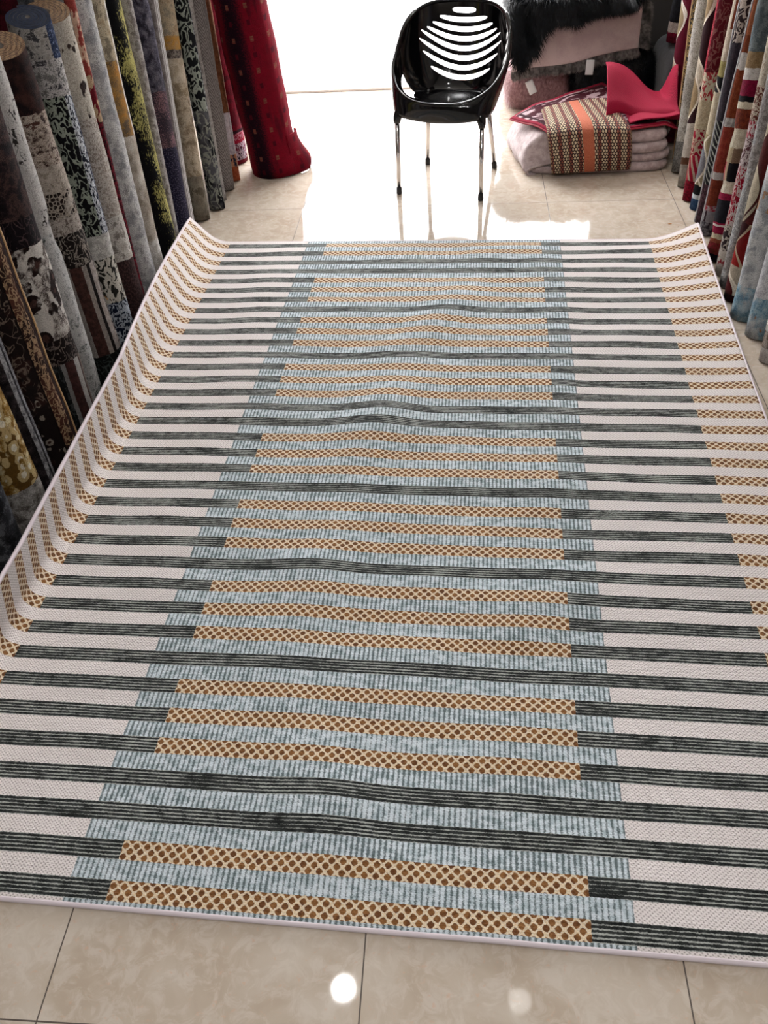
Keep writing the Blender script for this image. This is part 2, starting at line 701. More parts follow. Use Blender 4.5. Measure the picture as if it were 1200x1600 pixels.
def squares(bg, dark, motif):
    def f(m, U, V, s):
        n = m.noise(m.vec(U, V, s), 160, 2)
        ripple = m.noise(m.vec(U * 3.0, V * 0.6, s), 9, 2)
        a = m.mix(((U * 15.0 + 2.2).sin() + (n - 0.5)).ramp(0.45, 0.95), bg, dark)
        a = m.mix(ripple.ramp(0.52, 0.7) * 0.5, a, dark)
        cu = (U / 0.095).frac()
        kv = (V / 0.07)
        cv = kv.frac()
        inu = (cu - 0.5).abs().lt(0.09)
        inv = (cv - 0.5).abs().lt(0.17)
        sel = inu * inv
        alt = (kv.floor() * 0.5).frac().gt(0.25)
        jag = ((V * 500.0).sin() * 0.5 + n).gt(0.4)
        c2 = m.mix(alt, m.mix(0.35, dark, bg), motif)
        c2 = m.mix(jag * alt * 0.45, c2, bg)
        return m.mix(sel, a, c2)
    return f


def flecked(bg, fg, u0):
    """fine flecks drawn out along the roll, thickest towards one side and in drifts"""
    def f(m, U, V, s):
        n = m.noise(m.vec(U, V * 0.35, s), 190, 3, 0.7)
        d = m.noise(m.vec(U, V * 0.8, s + 5), 11, 2)
        k = n + (d - 0.5) * 0.75 + (U - u0) * 2.6
        return m.mix(k.ramp(0.46, 0.52), bg, fg)
    return f


def pile_mat(name, pat, seed, rough=0.95):
    m = M(name, rough=rough, Specular_IOR_Level=0.08)
    U, V = m.uv()
    gr = m.noise(m.vec(U, V, seed + 31.0), 230, 3, 0.7)
    md_ = m.noise(m.vec(U, V, seed + 37.0), 34, 3, 0.6)
    m.color(m.mix((gr.ramp(0.62, 0.34) * 0.34 + md_.ramp(0.6, 0.4) * 0.12), pat(m, U, V, float(seed)), '120e0e'))
    n = m.noise(m.vec(U, V, seed + 20.0), 320, 2, 0.6)
    m.bump(n * 0.5 + gr * 0.5, 0.9, 0.006)
    return m.mat


MAT_JUTE = M('jute_backing', rough=0.95)
_x, _y, _z = MAT_JUTE.obj()
_n = MAT_JUTE.noise(MAT_JUTE.vec(_x, _y, _z), 180, 2)
_w = ((_x + _y) * 420.0).sin() * ((_z * 1.0 - _y) * 420.0).sin()
MAT_JUTE.color(MAT_JUTE.mix((_n + _w * 0.2).ramp(0.35, 0.62), '5d4330', '94785a'))
MAT_JUTE.bump(_n, 0.6, 0.004)
MAT_JUTE = MAT_JUTE.mat
MAT_GREYBACK = M('grey_backing', rough=0.95, color='8b837c').mat
MAT_NAVYEDGE = M('navy_pile_edge', rough=0.95)
_x, _y, _z = MAT_NAVYEDGE.obj()
_n = MAT_NAVYEDGE.noise(MAT_NAVYEDGE.vec(_x, _y, _z), 220, 2)
MAT_NAVYEDGE.color(MAT_NAVYEDGE.mix(_n.ramp(0.35, 0.65), '070e1e', '14233f'))
MAT_NAVYEDGE = MAT_NAVYEDGE.mat


def rug_roll(label, pat, base, lean, L, r, face, seed, seam=2.2, edge=None, ties=(), group=None, binding=None,
             bind_mat=None, flare=0.0, turns=2, name='rug_roll', spin=1, top_tilt=0.0):
    """a carpet rolled up on end: spiral cross-section swept along a leaning axis. base=(x,y), lean=(dx,dy) per metre up"""
    th = 0.011
    N = 40
    fx, fy = face
    f0 = math.atan2(fy, fx)
    # spiral from the outer seam inwards
    sp = []
    tot = int(turns * N)
    for i in range(tot + 1):
        a = 2 * PI * i / N
        rr = r - th * 1.15 * (i / N)
        rr = max(rr, 0.012)
        sp.append((seam - a * spin, rr))       # angle relative to the facing direction
    ax = Vector((lean[0], lean[1], 1.0)).normalized()
    ex = Vector((1, 0, 0)) - ax * ax.x
    ex.normalize()
    ey = ax.cross(ex)
    nz = max(10, int(L / 0.05))
    V, UVs, F, fm = [], [], [], []
    rnd = random.Random(seed)
    ph = rnd.random() * 6
    rings = []
    for k in range(nz + 1):
        h = L * k / nz
        c = ax * h
        q = 1.0 + 0.02 * math.sin(h * 9 + ph) + 0.015 * math.sin(h * 23 + ph * 2)
        for tv in ties:
            q *= 1 - 0.13 * math.exp(-((h - tv) / 0.018) ** 2)
        q += flare * math.exp(-h / 0.12)
        wob = Vector((math.sin(h * 3 + ph), math.cos(h * 2.3 + ph), 0)) * 0.004
        ring = []
        for side in (0, 1):
            for i, (a, rr) in enumerate(sp):
                R_ = rr * q - (th if side else 0.0)
                R_ = max(R_, 0.006)
                an = a + f0
                lump = 1 + 0.012 * math.sin(3 * an + ph + h * 2)
                d = ex * math.cos(an) + ey * math.sin(an)
                p = c + wob + d * (R_ * lump)
                if top_tilt and h > L - 0.12:
                    p += ax * (top_tilt * R_ * (d.y * 0.85 - d.x * 0.5) * (h - L + 0.12) / 0.12)
                if k == 0:
                    p.z = max(p.z, 0.0)
                ring.append(len(V))
                V.append(p)
                ang = (a + PI) % (2 * PI) - PI if i <= N else a
                ang = a
                UVs.append((ang * r, h))
        rings.append(ring)
    n1 = len(sp)
    for k in range(nz):
        A, B = rings[k], rings[k + 1]
        for i in range(n1 - 1):
            F.append((A[i], B[i], B[i + 1], A[i + 1]))
            fm.append(0)
            F.append((A[n1 + i], A[n1 + i + 1], B[n1 + i + 1], B[n1 + i]))
            fm.append(1)
        F.append((A[0], A[n1], B[n1], B[0]))
        fm.append(1)
        F.append((A[n1 - 1], B[n1 - 1], B[2 * n1 - 1], A[2 * n1 - 1]))
        fm.append(1)
    if spin < 0:
        F = [tuple(reversed(q)) for q in F]
    for k, flip in ((0, spin < 0), (nz, spin > 0)):
        A = rings[k]
        if k == nz and top_tilt:
            break
        for i in range(n1 - 1):
            q = (A[i], A[i + 1], A[n1 + i + 1], A[n1 + i])
            F.append(tuple(reversed(q)) if flip else q)
            fm.append(2)
    mt = pile_mat(name + '_pile', pat, seed)
    o = make(name, V, F, [mt, MAT_GREYBACK, edge or MAT_JUTE], uvs=UVs, fmats=fm)
    if top_tilt:
        A = rings[nz]
        tv = [V[i] for i in A]
        tf = [(i, i + 1, n1 + i + 1, n1 + i) for i in range(n1 - 1)]
        mats_ = [edge or MAT_JUTE, MAT_GREYBACK]
        ce = make('coiled_end', [p + ax * 0.0005 for p in tv], tf, mats_, o)
        ce['label'] = 'coiled top edge showing the turns of the roll'
    # the lowest rim point rests on the floor
    o.location = (base[0], base[1], 0.0)
    tag(o, label, 'rolled rug', group)
    if binding is not None:
        path = []
        for k in range(0, nz + 1):
            h = L * k / nz
            q = 1.0 + 0.02 * math.sin(h * 9 + ph) + 0.015 * math.sin(h * 23 + ph * 2)
            an = binding + f0
            lump = 1 + 0.012 * math.sin(3 * an + ph + h * 2)
            d = ex * math.cos(an) + ey * math.sin(an)
            wob = Vector((math.sin(h * 3 + ph), math.cos(h * 2.3 + ph), 0)) * 0.004
            path.append(ax * h + wob + d * (r * q * lump + 0.001))
        tube('edge_binding', path, 0.0035, bind_mat or MAT_CORD, o, 6)
    return o


LEFT, RIGHT = (1, 0), (-1, 0)
GL_, GR_ = 'rolled rugs standing along the left wall', 'rolled rugs standing along the right wall'


def left_roll(label, pat, base, sl, L, r, seed, lx=-0.05, **kw):
    kw.setdefault('seam', 2.3)
    return rug_roll(label, pat, base, (lx, sl), L, r, LEFT, seed, group=GL_, **kw)


def right_roll(label, pat, base, sl, L, r, seed, lx=0.05, **kw):
    kw.setdefault('seam', -2.3)
    return rug_roll(label, pat, base, (lx, sl), L, r, RIGHT, seed, group=GR_, spin=-1, **kw)


MAT_GOLDCORD = M('dull_gold_cord', rough=0.6, color='b08a62').mat
MAT_REDCORD = M('red_cord', rough=0.7, color='9c1f34').mat
MAT_SILVERCORD = M('silver_cord', rough=0.5, color='a8a7ac').mat

left_roll('charcoal mottled rolled rug at the lower left edge, nearest of the left row', mottle(['17181b', '2c2d31', '55565a'], 24), (-1.275, 1.55), 0.18, 1.3, 0.066, 1)
left_roll('gold and cream flowered rolled rug near the lower left corner, ending in a whitish foot',
          bands([(0.17, mottle(['5b5652', '8d8883', 'b5b0ab'], 30)), (0.5, over(floral('5e431a', 'b9a070', 'e0d8c2', 30, 0.62), mottle(['6b4a1c', '8f6e34', 'cbbb94'], 30), 12, 0.5))], mottle(['6b4a1c', 'a98a55', 'cdbf98'], 22)), (-1.289, 1.755), 0.082, 1.3, 0.074, 2)
left_roll('black and grey rolled rug with a pale grey stripe up its edge',
          ustripes([(-0.022, mottle(['0e0d10', '241f22', '3b3437'], 30)), (-0.004, mottle(['5b5a5e', '8e8d90', 'a5a4a6'], 50)), (0.006, mottle(['151417', '3a383c'], 40))], mottle(['5b5a5e', '8e8d90'], 50)), (-1.298, 1.885), 0.12, 1.4, 0.056, 3)
left_roll('dark brown rolled rug with scrolling ornament and a thin gold edge cord',
          ustripes([(-0.05, over(squig('1a1211', '6e5f55', 30, 0.02, '2c1a17'), floral('1b1413', '8d8276', '2d1a16', 24, 0.3), 7, 0.53)), (-0.045, '120c0c'), (0.0, squig('2a1a16', '9b7e62', 55, 0.05, '4b2c22'))], solid('2a1a18')),
          (-1.307, 2.036), 0.113, 1.5, 0.086, 4, seam=0.32, binding=0.3, bind_mat=MAT_GOLDCORD)
left_roll('thick rolled rug with dark brown flower blotches on cream, brown striped foot',
          bands([(0.29, ustripes([(-0.075, squig('17191a', '3b3d3e', 40, 0.03)), (-0.06, solid('7b7876')), (-0.02, solid('35201f', '472b28')), (0.01, solid('9d9894')), (0.02, '3a2724')], solid('6f625a'))),
                 (0.37, squig('17100f', '6b5f59', 45, 0.03)), (0.66, over(floral('c6bfb8', '1f1311', '46302b', 19, 0.50), mottle(['c6bfb8', '9a918b', '2b1a18', 'b5aea7'], 24), 9, 0.53)),
                 (0.74, squig('151014', '4a3a3c', 40, 0.02))], mottle(['151114', '2b1f22', '4d3a36', '231a1c'], 20)), (-1.297, 2.214), 0.132, 1.5, 0.088, 5, ties=(0.33,))
left_roll('slim birch-white rolled rug with a few dark bark-like marks and a pinched tie',
          bands([(0.25, over(speck('b4b3b1', '7f817f', 70, 0.56), mottle(['8d8f8d', '3d4342'], 30), 10, 0.56)), (0.62, over(speck('bab8b6', '8c8d8b', 60, 0.58), mottle(['a9aaa8', '4b504e'], 40), 12, 0.60))],
                over(speck('c3bfbc', '9d9895', 80, 0.60), squig('c3bfbc', '34302f', 34, 0.03), 14, 0.56)), (-1.302, 2.362), 0.138, 1.5, 0.062, 6, ties=(0.60, 0.66))
left_roll('brown and cream rolled rug with dark netted patch and jute coiled top',
          bands([(0.14, squig('121615', '3e4543', 40, 0.03)), (0.46, ustripes([(-0.10, solid('8f8781')), (-0.055, solid('362320', '4d322c')), (-0.035, solid('8d837c', 'a1978f')), (-0.02, '171211'), (0.012, solid('9f9691', '8b7f78')), (0.02, squig('2a1f1e', 'a79d95', 60, 0.04))], squig('2a1f1e', 'a79d95', 60, 0.04))),
                 (0.57, squig('1c1716', '8f857c', 50, 0.035)), (0.62, speck('a69c94', '6b5f58', 80, 0.55)), (0.70, over(net('231a18', 'a09488', 75, 0.12), speck('b0a69c', '857a70', 80, 0.55), 8, 0.56)), (0.78, speck('a89d92', '8a7f74', 60, 0.55)),
                 (0.93, mottle(['2b1a18', '8f7f73', 'b0a398', '4a2f29'], 26, 1.6))], mottle(['191012', '2f1d1b', '3f2723'], 20)), (-1.295, 2.53), 0.109, 1.11, 0.084, 7, turns=5, edge=MAT_JUTE, top_tilt=0.42)
left_roll('navy and white squiggle rolled rug with a navy coiled top',
          bands([(0.24, squig('10182b', 'a7adb6', 55, 0.07)), (0.40, over(squig('23221f', 'b9b3a8', 38, 0.09), solid('b07d4d', 'c79a68'), 14, 0.64)), (0.48, mottle(['a4a19c', 'c4c0bb'], 30)),
                 (0.92, ustripes([(-0.03, squig('0c0c10', '8d9488', 40, 0.05)), (0.01, squig('0c1222', 'b9bcc2', 60, 0.07))], speck('0c1530', 'a9adb8', 60, 0.54))),
                 (1.03, mottle(['6d6b69', 'b5b0ae', '3b3a3e'], 26))], ustripes([(-0.03, mottle(['8f8a85', 'a9a49f', '3e3d40'], 30))], speck('10203f', '6d7a98', 80, 0.58))), (-1.290, 2.680), 0.190, 1.145, 0.076, 8, turns=5, edge=MAT_NAVYEDGE, top_tilt=0.50)
left_roll('beige white rolled rug with dark brown patches near its top and a maroon brown foot',
          bands([(0.31, speck('4b3432', '2c1d1e', 120, 0.48)), (0.47, mottle(['aaa39b', 'c2bcb5', '7a736d'], 24)), (0.80, speck('b6aea6', '8b7f76', 110, 0.52, 0.3))],
                over(speck('bdb5a9', 'a0968b', 120, 0.55), speck('1f1513', '33241f', 110, 0.5), 13, 0.60)), (-1.295, 2.872), 0.144, 1.12, 0.081, 9, turns=5, edge=MAT_JUTE, top_tilt=0.45)
left_roll('very thin dark red rolled rug with cream specks squeezed behind the beige white roll',
          bands([(0.75, speck('6b1422', '1f0c10', 90, 0.5)), (0.9, over(solid('6b1422'), solid('b59a7c'), 16, 0.5))], over(solid('8e3b35'), solid('c9a690'), 20, 0.5)), (-1.272, 2.972), 0.188, 1.7, 0.025, 10)
left_roll('thick pale grey shaggy rolled rug standing right of the thin dark red one', mottle(['87878a', 'a6a4a4', 'c4c2c0', '8f8d8d'], 14), (-1.302, 3.076), 0.182, 1.8, 0.077, 11)
left_roll('beige rolled rug with an orange blotch and a white edge near its top',
          bands([(0.22, mottle(['b0aaa2', 'cfcbc6'], 20)), (0.62, mottle(['8d8275', 'aba195', 'c0b8ad'], 12)), (0.88, ustripes([(0.004, mottle(['b07b3a', '9b7745', '6b5b49'], 14))], solid('d3cfc8', 'c3beb6')))],
                ustripes([(0.004, mottle(['9c8a6f', 'b5a890', '7b705f'], 16))], solid('cfcac3'))), (-1.307, 3.226), 0.193, 1.8, 0.07, 12)
left_roll('black rolled rug flecked with yellow green, tallest contrast in the left row',
          flecked('0d0e11', 'aea665', -0.004), (-1.29, 3.382), 0.171, 1.8, 0.069, 13)
left_roll('slim grey brown mottled rolled rug between the yellow flecked and dark purple ones', mottle(['6d6663', '8f8884', 'a8a4a2', '77706d'], 22), (-1.294, 3.492), 0.266, 1.8, 0.047, 14)
left_roll('dark purple and charcoal speckled rolled rug with a faint pink middle',
          bands([(0.44, speck('1c1a2c', '5b566d', 170, 0.56)), (0.66, speck('3a323b', '8f6a70', 200, 0.55, 0.5))], mottle(['28252f', '4b4855', '6d6973'], 30)), (-1.282, 3.616), 0.245, 1.8, 0.06, 15)
left_roll('taupe rolled rug with white lines running up one side',
          ustripes([(-0.03, mottle(['6b6361', '857d7b'], 30)), (-0.024, 'b9b5b3'), (-0.016, mottle(['8a8381', '9a9492'], 40)), (-0.01, 'd2cfcd'), (0.0, '958f8c'), (0.005, 'd2cfcd')], mottle(['a39e9b', '8a8583'], 30)), (-1.298, 3.732), 0.351, 1.8, 0.058, 16)
left_roll('beige brown mottled rolled rug with a small orange ring, foot beside the curled rug corner',
          bands([(0.2, mottle(['6f675a', '81796b', '5b5347'], 18)), (0.60, mottle(['7b6b58', '9b8c77', 'b8ab97', '84755f'], 13)), (0.70, mottle(['a99b86', 'bfb29f'], 16)), (0.735, mottle(['4b4340', '8a8078'], 50)), (0.79, solid('b5853f', 'a8885b'))],
                mottle(['9b876d', 'b09f85', '8b8272'], 20)), (-1.282, 3.953), 0.286, 1.8, 0.0595, 17)
left_roll('near black rolled rug covered in pale wandering outlines', bands([(0.45, squig('15151a', '8f9188', 30, 0.05, '55555a'))], ustripes([(-0.005, squig('16171b', '9aa096', 26, 0.05))], squig('0f1626', 'b9bcc2', 26, 0.02))), (-1.222, 4.07), 0.25, 1.8, 0.045, 18)
left_roll('light grey slim rolled rug with faint leaves, behind the black outlined one', mottle(['8a8583', 'a5a09e', 'b9b4b1', '96918f'], 24), (-1.222, 4.176), 0.202, 1.8, 0.04, 19)
left_roll('grey rolled rug woven in fine chevrons', chevron('9a928f', '6b6361'), (-1.228, 4.310), 0.236, 1.8, 0.06, 20)
left_roll('thin rust and white rolled rug beside the dark red rolls', bands([(0.07, solid('b5603f', 'a34f32')), (0.13, over(solid('c58a6a'), solid('2f3145'), 22, 0.55)), (0.19, solid('b4a6b0', 'd8ccd2')), (0.33, solid('cdbcc0', 'd8ccd2'))], solid('7b4a30', '8f5a3c')), (-1.208, 4.43), 0.243, 1.8, 0.039, 21)
left_roll('dark red rolled rug with a navy and white border foot behind the big roll',
          bands([(0.02, solid('6b1020')), (0.11, squig('1b1a30', 'b7a8b4', 60, 0.08, '7d1530')), (0.125, solid('9c2038')), (0.16, squig('8f1830', 'c08090', 60, 0.05)), (0.175, '2b0c18')], mottle(['4b0a18', '7b0f26', '5e0c1e'], 10)), (-1.25, 4.706), 0.03, 1.8, 0.078, 22)

# ---- the big red roll by the door, with a loose outer end
BR_ = rug_roll('thick crimson rolled rug with small square motifs standing by the bright doorway',
               squares('7d0c22', '240c1a', '7f5040'), (-0.985, 4.57), (-0.085, 0.02), 1.9, 0.140, (0, -1), 30, seam=1.05, group=None, turns=3)
BR_['label'] = 'thick crimson rolled rug with small square motifs standing by the bright doorway'


def red_flap():
    V, U, F, fm = [], [], [], []
    n, k = 14, 14
    for i in range(k + 1):
        h = 0.004 + 0.20 * i / k
        out = 0.052 * math.exp(-((h - 0.045) / 0.075) ** 2) * smooth01((0.2 - h) / 0.06) + 0.004
        w = 0.16
        for j in range(n + 1):
            q = j / n
            an = -0.75 + q * 0.95
            r = 0.1415 + out * smooth01(q) - 0.012 * max(0, q - 0.8) * 5
            cx, cy = -0.985 - 0.085 * h, 4.57 + 0.02 * h
            V.append((cx + r * math.cos(an), cy + r * math.sin(an), h))
            U.append((0.19 + q * 0.12, h))
    W = n + 1
    for i in range(k):
        for j in range(n):
            a = i * W + j
            F.append((a, a + 1, a + W + 1, a + W))
    o = make('loose_end', V, F, [BR_.data.materials[0]], None, uvs=U)
    m_ = o.modifiers.new('thick', 'SOLIDIFY')
    m_.thickness = 0.008
    m_.offset = -1
    path = [(V[i * W + n][0], V[i * W + n][1], V[i * W + n][2]) for i in range(k + 1)]
    o.parent = BR_
    o.matrix_parent_inverse = Matrix.Translation(-Vector(BR_.location))
    e = tube('edge_binding', path, 0.006, M('rust_cord', rough=0.8, color='a8502c').mat, BR_, 6)
    e.matrix_parent_inverse = Matrix.Translation(-Vector(BR_.location))


red_flap()

# ---- taller rolls against the left wall, seen above the short ones
for i_, (bx, by, sl_, pt_, lb_) in enumerate([
        (-1.53, 3.02, 0.10, mottle(['2b0a10', '4b0f1c', '3a0c16'], 12), 'very dark red rolled rug against the left wall behind the navy coiled top'),
        (-1.53, 3.21, 0.10, mottle(['3b3c40', '5b5c60', '6d6e70'], 20), 'dim grey rolled rug against the left wall at the top left corner'),
        (-1.53, 3.40, 0.10, mottle(['3b0a14', '6b0f20', '520c1a'], 12), 'deep red rolled rug against the left wall behind the jute coiled top')]):
    rug_roll(lb_, pt_, (bx, by), (-0.02, sl_), 1.5, 0.07, LEFT, 40 + i_, seam=2.3, group='tall rolled rugs behind the left row')

# ---- right row, nearest first
right_roll('purple grey rolled rug at the right edge, nearest the camera of the right row', mottle(['6b6878', '8f8d9c', 'a9a8b0'], 20), (1.115, 2.44), 0.25, 1.3, 0.058, 50)
right_roll('white rolled rug with a brown patch at its foot, beside the bare strip of floor', bands([(0.05, solid('cdc8c4', 'b8b2ad')), (0.11, mottle(['6d5a4c', 'a59b92'], 20)), (0.3, mottle(['b4b3ae', 'd0cdc9'], 20))], mottle(['aaa5b4', 'c9c6cd'], 20)), (1.105, 2.63), 0.286, 1.4, 0.044, 51)
blue_foot = over(mottle(['a5aaae', 'c0c3c4', '8f959b'], 16), mottle(['64869a', '89a5b3', 'a3b4bc'], 30), 11, 0.49, 0.05)
right_roll('blue grey faded rolled rug with orange spot and blue medallion at its foot',
           bands([(0.09, over(blue_foot, solid('a8704a', '8f7a6b'), 13, 0.62)), (0.15, blue_foot)], mottle(['9f9ea2', 'bbbbbe', 'cfcfd0', '94959b'], 15)), (1.115, 2.80), 0.149, 1.5, 0.056, 52)
right_roll('blue grey rolled rug with blue medallion foot touching the edge of the spread rug',
           bands([(0.13, blue_foot), (0.40, mottle(['9da0a3', 'bbbdbe', 'd0d0cf', '94989c'], 14)), (0.47, over(mottle(['8d9093', 'a9acad'], 20), speck('b07a4b', '9a8f86', 120, 0.5), 14, 0.5))],
                  mottle(['9aa1a7', 'b5babd', 'cecfd2'], 14)), (1.099, 2.944), 0.11, 1.6, 0.062, 53)
right_roll('maroon and cream leafy rolled rug between the speckled and the blue grey rolls',
           bands([(0.03, solid('2b0c10')), (0.14, arcs('c2b8ab', 'a89c8c', '4b1214', 0.2)), (0.30, arcs('8d1d1a', '6b1212', '2f0a0c', 0.26, 'a9957c'))], arcs('9f9480', '4b1a18', 'b0a590', 0.30, '3b1512')), (1.101, 3.07), 0.133, 1.6, 0.060, 54)
right_roll('grey rolled rug with dense fine scrolls beside the maroon leafy roll', over(squig('8a8a8c', 'b4b3b1', 50, 0.05), mottle(['77716f', '989391'], 60), 10, 0.5), (1.095, 3.177), 0.173, 1.6, 0.050, 55)
right_roll('red, white and brown speckled slim rolled rug', bands([(0.10, over(solid('b8aea4'), solid('8f2030'), 16, 0.6)), (0.20, squig('2b2023', 'b0a69c', 50, 0.07)), (0.42, squig('8b1228', 'b9a8a6', 60, 0.06)), (0.52, squig('4b2c32', 'b5a6a4', 60, 0.07)), (0.58, squig('8b1228', 'b9a8a6', 60, 0.06)), (0.70, squig('5b2a22', 'b5a696', 70, 0.07))], mottle(['9b9182', 'b8af9f', '8d7f6d'], 40)), (1.102, 3.278), 0.191, 1.6, 0.050, 56)
R9 = [(0.03, solid('14121a')), (0.075, solid('7b2028', '5b2418')), (0.09, solid('8a4a34', '7b3a28')), (0.11, solid('b5a890', 'a89b84')), (0.14, solid('8b1838', '701030')), (0.148, 'd0c4c0'), (0.155, '8b1838'),
      (0.245, solid('16161c', '1f1f26')), (0.27, solid('8b1838', '741232')), (0.315, solid('c9c0ae', 'b5aa97')), (0.385, ustripes([(0.0, solid('9b3040')), (0.02, solid('a08a72'))], solid('101014'))), (0.44, ustripes([(0.03, solid('a59478', '97866b'))], solid('705a48'))),
      (0.51, solid('c2b8a4', 'b0a590')), (0.58, solid('7b3822', '5b261c')), (0.605, solid('c2b8a4')), (0.625, '101014'), (0.68, solid('7d1034', '650a28')), (0.72, solid('c4bfba', 'b4aea8')), (0.775, solid('8d7658', '7d6648'))]
right_roll('broad rolled rug banded in black, maroon, cream, rust and tan', bands(R9, mottle(['4b5458', '666e70'], 20), 0.008), (1.102, 3.41), 0.226, 1.6, 0.060, 57, ties=(0.10, 0.30, 0.51), flare=0.04)
right_roll('thin rust red rolled rug with white nicks, left of the broad banded roll',
           bands([(0.06, solid('35323a', '8d8a90')), (0.11, ustripes([(0.01, '9b9a9e'), (0.02, '3a2a30')], '8d8a90')), (0.13, solid('a9a3a4', '9b2038')), (0.24, solid('7b3a28', '6b2f20')), (0.27, solid('b4b0ae')), (0.45, solid('7d3028', '8a3f30')), (0.485, solid('c0bcba', '8f8a88')), (0.66, solid('85442c', '73361f')), (0.72, solid('c4c0bc')), (0.78, solid('7d4028'))], solid('8f5236')), (1.099, 3.66), 0.087, 1.6, 0.031, 58, seam=-0.2, binding=-0.16, bind_mat=MAT_SILVERCORD)
right_roll('black rolled rug with zebra streaks and a beaded silver edge',
           bands([(0.17, speck('2b1a20', '4b3038', 60, 0.5)), (0.43, zebra('141518', '8f9088', 0.026, 0.28)), (0.72, solid('26222a', '332b33'))], squig('2b2022', 'b0a39a', 40, 0.07)), (1.118, 3.776), 0.155, 1.6, 0.048, 59, seam=-0.25, binding=-0.2, bind_mat=MAT_SILVERCORD)
right_roll('cream and tan rolled rug with a blue and black foot', bands([(0.05, solid('2b4468', '3a5578')), (0.07, 'c8ccd2'), (0.11, solid('16181c')), (0.33, arcs('8f8264', 'a5977a', '7b7a80', 0.3)), (0.50, solid('b8ab92', 'c2b6a0')), (0.56, arcs('b8ab92', '16181c', '16181c', 0.2)), (0.62, solid('8f8352', '9a8f60')), (0.74, solid('c2b3a3', 'b5a594')), (0.87, ustripes([(0.02, 'c0b2a0')], solid('7d3e28', '6b3020')))], solid('b8a889')), (1.118, 3.93), 0.092, 1.6, 0.048, 60)
right_roll('red and cream floral rolled rug with swirls at its foot', bands([(0.09, speck('8b1028', '5b0c1c', 90, 0.5)), (0.20, zebra('9b1830', 'b9a08f', 0.07, 0.45, 2.2)), (0.31, squig('8b1028', 'b8a08c', 36, 0.07)), (0.43, speck('a8987f', 'b8aa92', 80, 0.5)), (0.54, squig('9b3038', 'bdb09c', 34, 0.09))], ustripes([(0.012, speck('8f1228', 'b04a58', 110, 0.55))], squig('55101c', '7b4a48', 34, 0.05))), (1.107, 4.03), 0.219, 1.6, 0.049, 61)
right_roll('cream rolled rug with large maroon and brown ovals', bands([(0.10, solid('9b948a', '8a8176')), (0.13, '5b3d2c'), (0.28, solid('a8a096', 'b5ada2'))], arcs('bdb19e', '2b1216', '8f7a5c', 0.3)), (1.118, 4.185), 0.323, 1.6, 0.05, 62)
right_roll('pale speckled grey rolled rug, farthest with its foot clear of the folded pile', bands([(0.14, speck('6b6966', '8a8783', 80, 0.5))], over(speck('a6a29b', '807a72', 130, 0.52), speck('b8b3ab', '8d867d', 110, 0.55), 9, 0.5)), (1.128, 4.375), 0.286, 1.6, 0.060, 63)
right_roll('black and gold ornate rolled rug behind the pink mat', over(squig('14110f', '8f7442', 55, 0.04), squig('1b1712', 'a08350', 80, 0.06), 10, 0.5), (1.16, 4.54), 0.40, 1.6, 0.050, 64, seam=-0.1, binding=-0.06, bind_mat=MAT_GOLDCORD)
right_roll('white, tan and maroon oval patterned rolled rug at the back of the right row', arcs('b5a890', '5b1024', '8f7f62', 0.26, 'd6cec4'), (1.165, 4.80), 0.25, 1.6, 0.075, 65)

# ------------------------------------------------------------------ fur helper
def fur_material(name, c1, c2, rough=0.55):
    m = M(name, rough=rough, Specular_IOR_Level=0.2)
    x, y, z = m.obj()
    n = m.noise(m.vec(x, y, z), 60, 3)
    m.color(m.mix(n.ramp(0.35, 0.65), c1, c2))
    return m.mat


def fur(name, roots, length, width, mat, parent, seed=1, curl=0.5, jitter=0.35):
    """roots: list of (point, normal, fall direction). One mesh of fine tapering strands."""
    rnd = random.Random(seed)
    V, F = [], []
    for p, n, d in roots:
        p, n, d = Vector(p), Vector(n), Vector(d)
        j = Vector((rnd.uniform(-1, 1), rnd.uniform(-1, 1), rnd.uniform(-1, 1))) * jitter
        clump = mnoise.noise_vector(p * 14.0) * 0.7
        L = length * rnd.uniform(0.6, 1.15)
        d1 = (n * 0.9 + d * 0.5 + j + clump * 0.5).normalized()
        d2 = (n * 0.25 + d + j * 0.6 + clump).normalized()
        side = d2.cross(n)
        if side.length < 1e-3: side = Vector((1, 0, 0))
        side = side.normalized()
        w = width * rnd.uniform(0.6, 1.2)
        a = p + d1 * L * 0.3
        b = a + (d1 * 0.4 + d2 * 0.6).normalized() * L * 0.35
        c = b + (d2 + clump * curl).normalized() * L * 0.4
        k = len(V)
        V += [p - side * w, p + side * w, a - side * w, a + side * w, b - side * w * 0.7, b + side * w * 0.7, c]
        F += [(k, k + 1, k + 3, k + 2), (k + 2, k + 3, k + 5, k + 4), (k + 4, k + 5, k + 6)]
    return make(name, V, F, mat, parent)


def grid(name, fn, nu, nv, mat, parent=None, thick=0.0, uvf=None, smooth=True):
    V, U, F = [], [], []
    for j in range(nv + 1):
        for i in range(nu + 1):
            u, v = i / nu, j / nv
            V.append(fn(u, v))
            U.append(uvf(u, v) if uvf else (u, v))
    W = nu + 1
    for j in range(nv):
        for i in range(nu):
            a = j * W + i
            F.append((a, a + 1, a + W + 1, a + W))
    o = make(name, V, F, mat, parent, smooth, uvs=U)
    if thick:
        m_ = o.modifiers.new('thick', 'SOLIDIFY')
        m_.thickness = thick
        m_.offset = -1
    return o


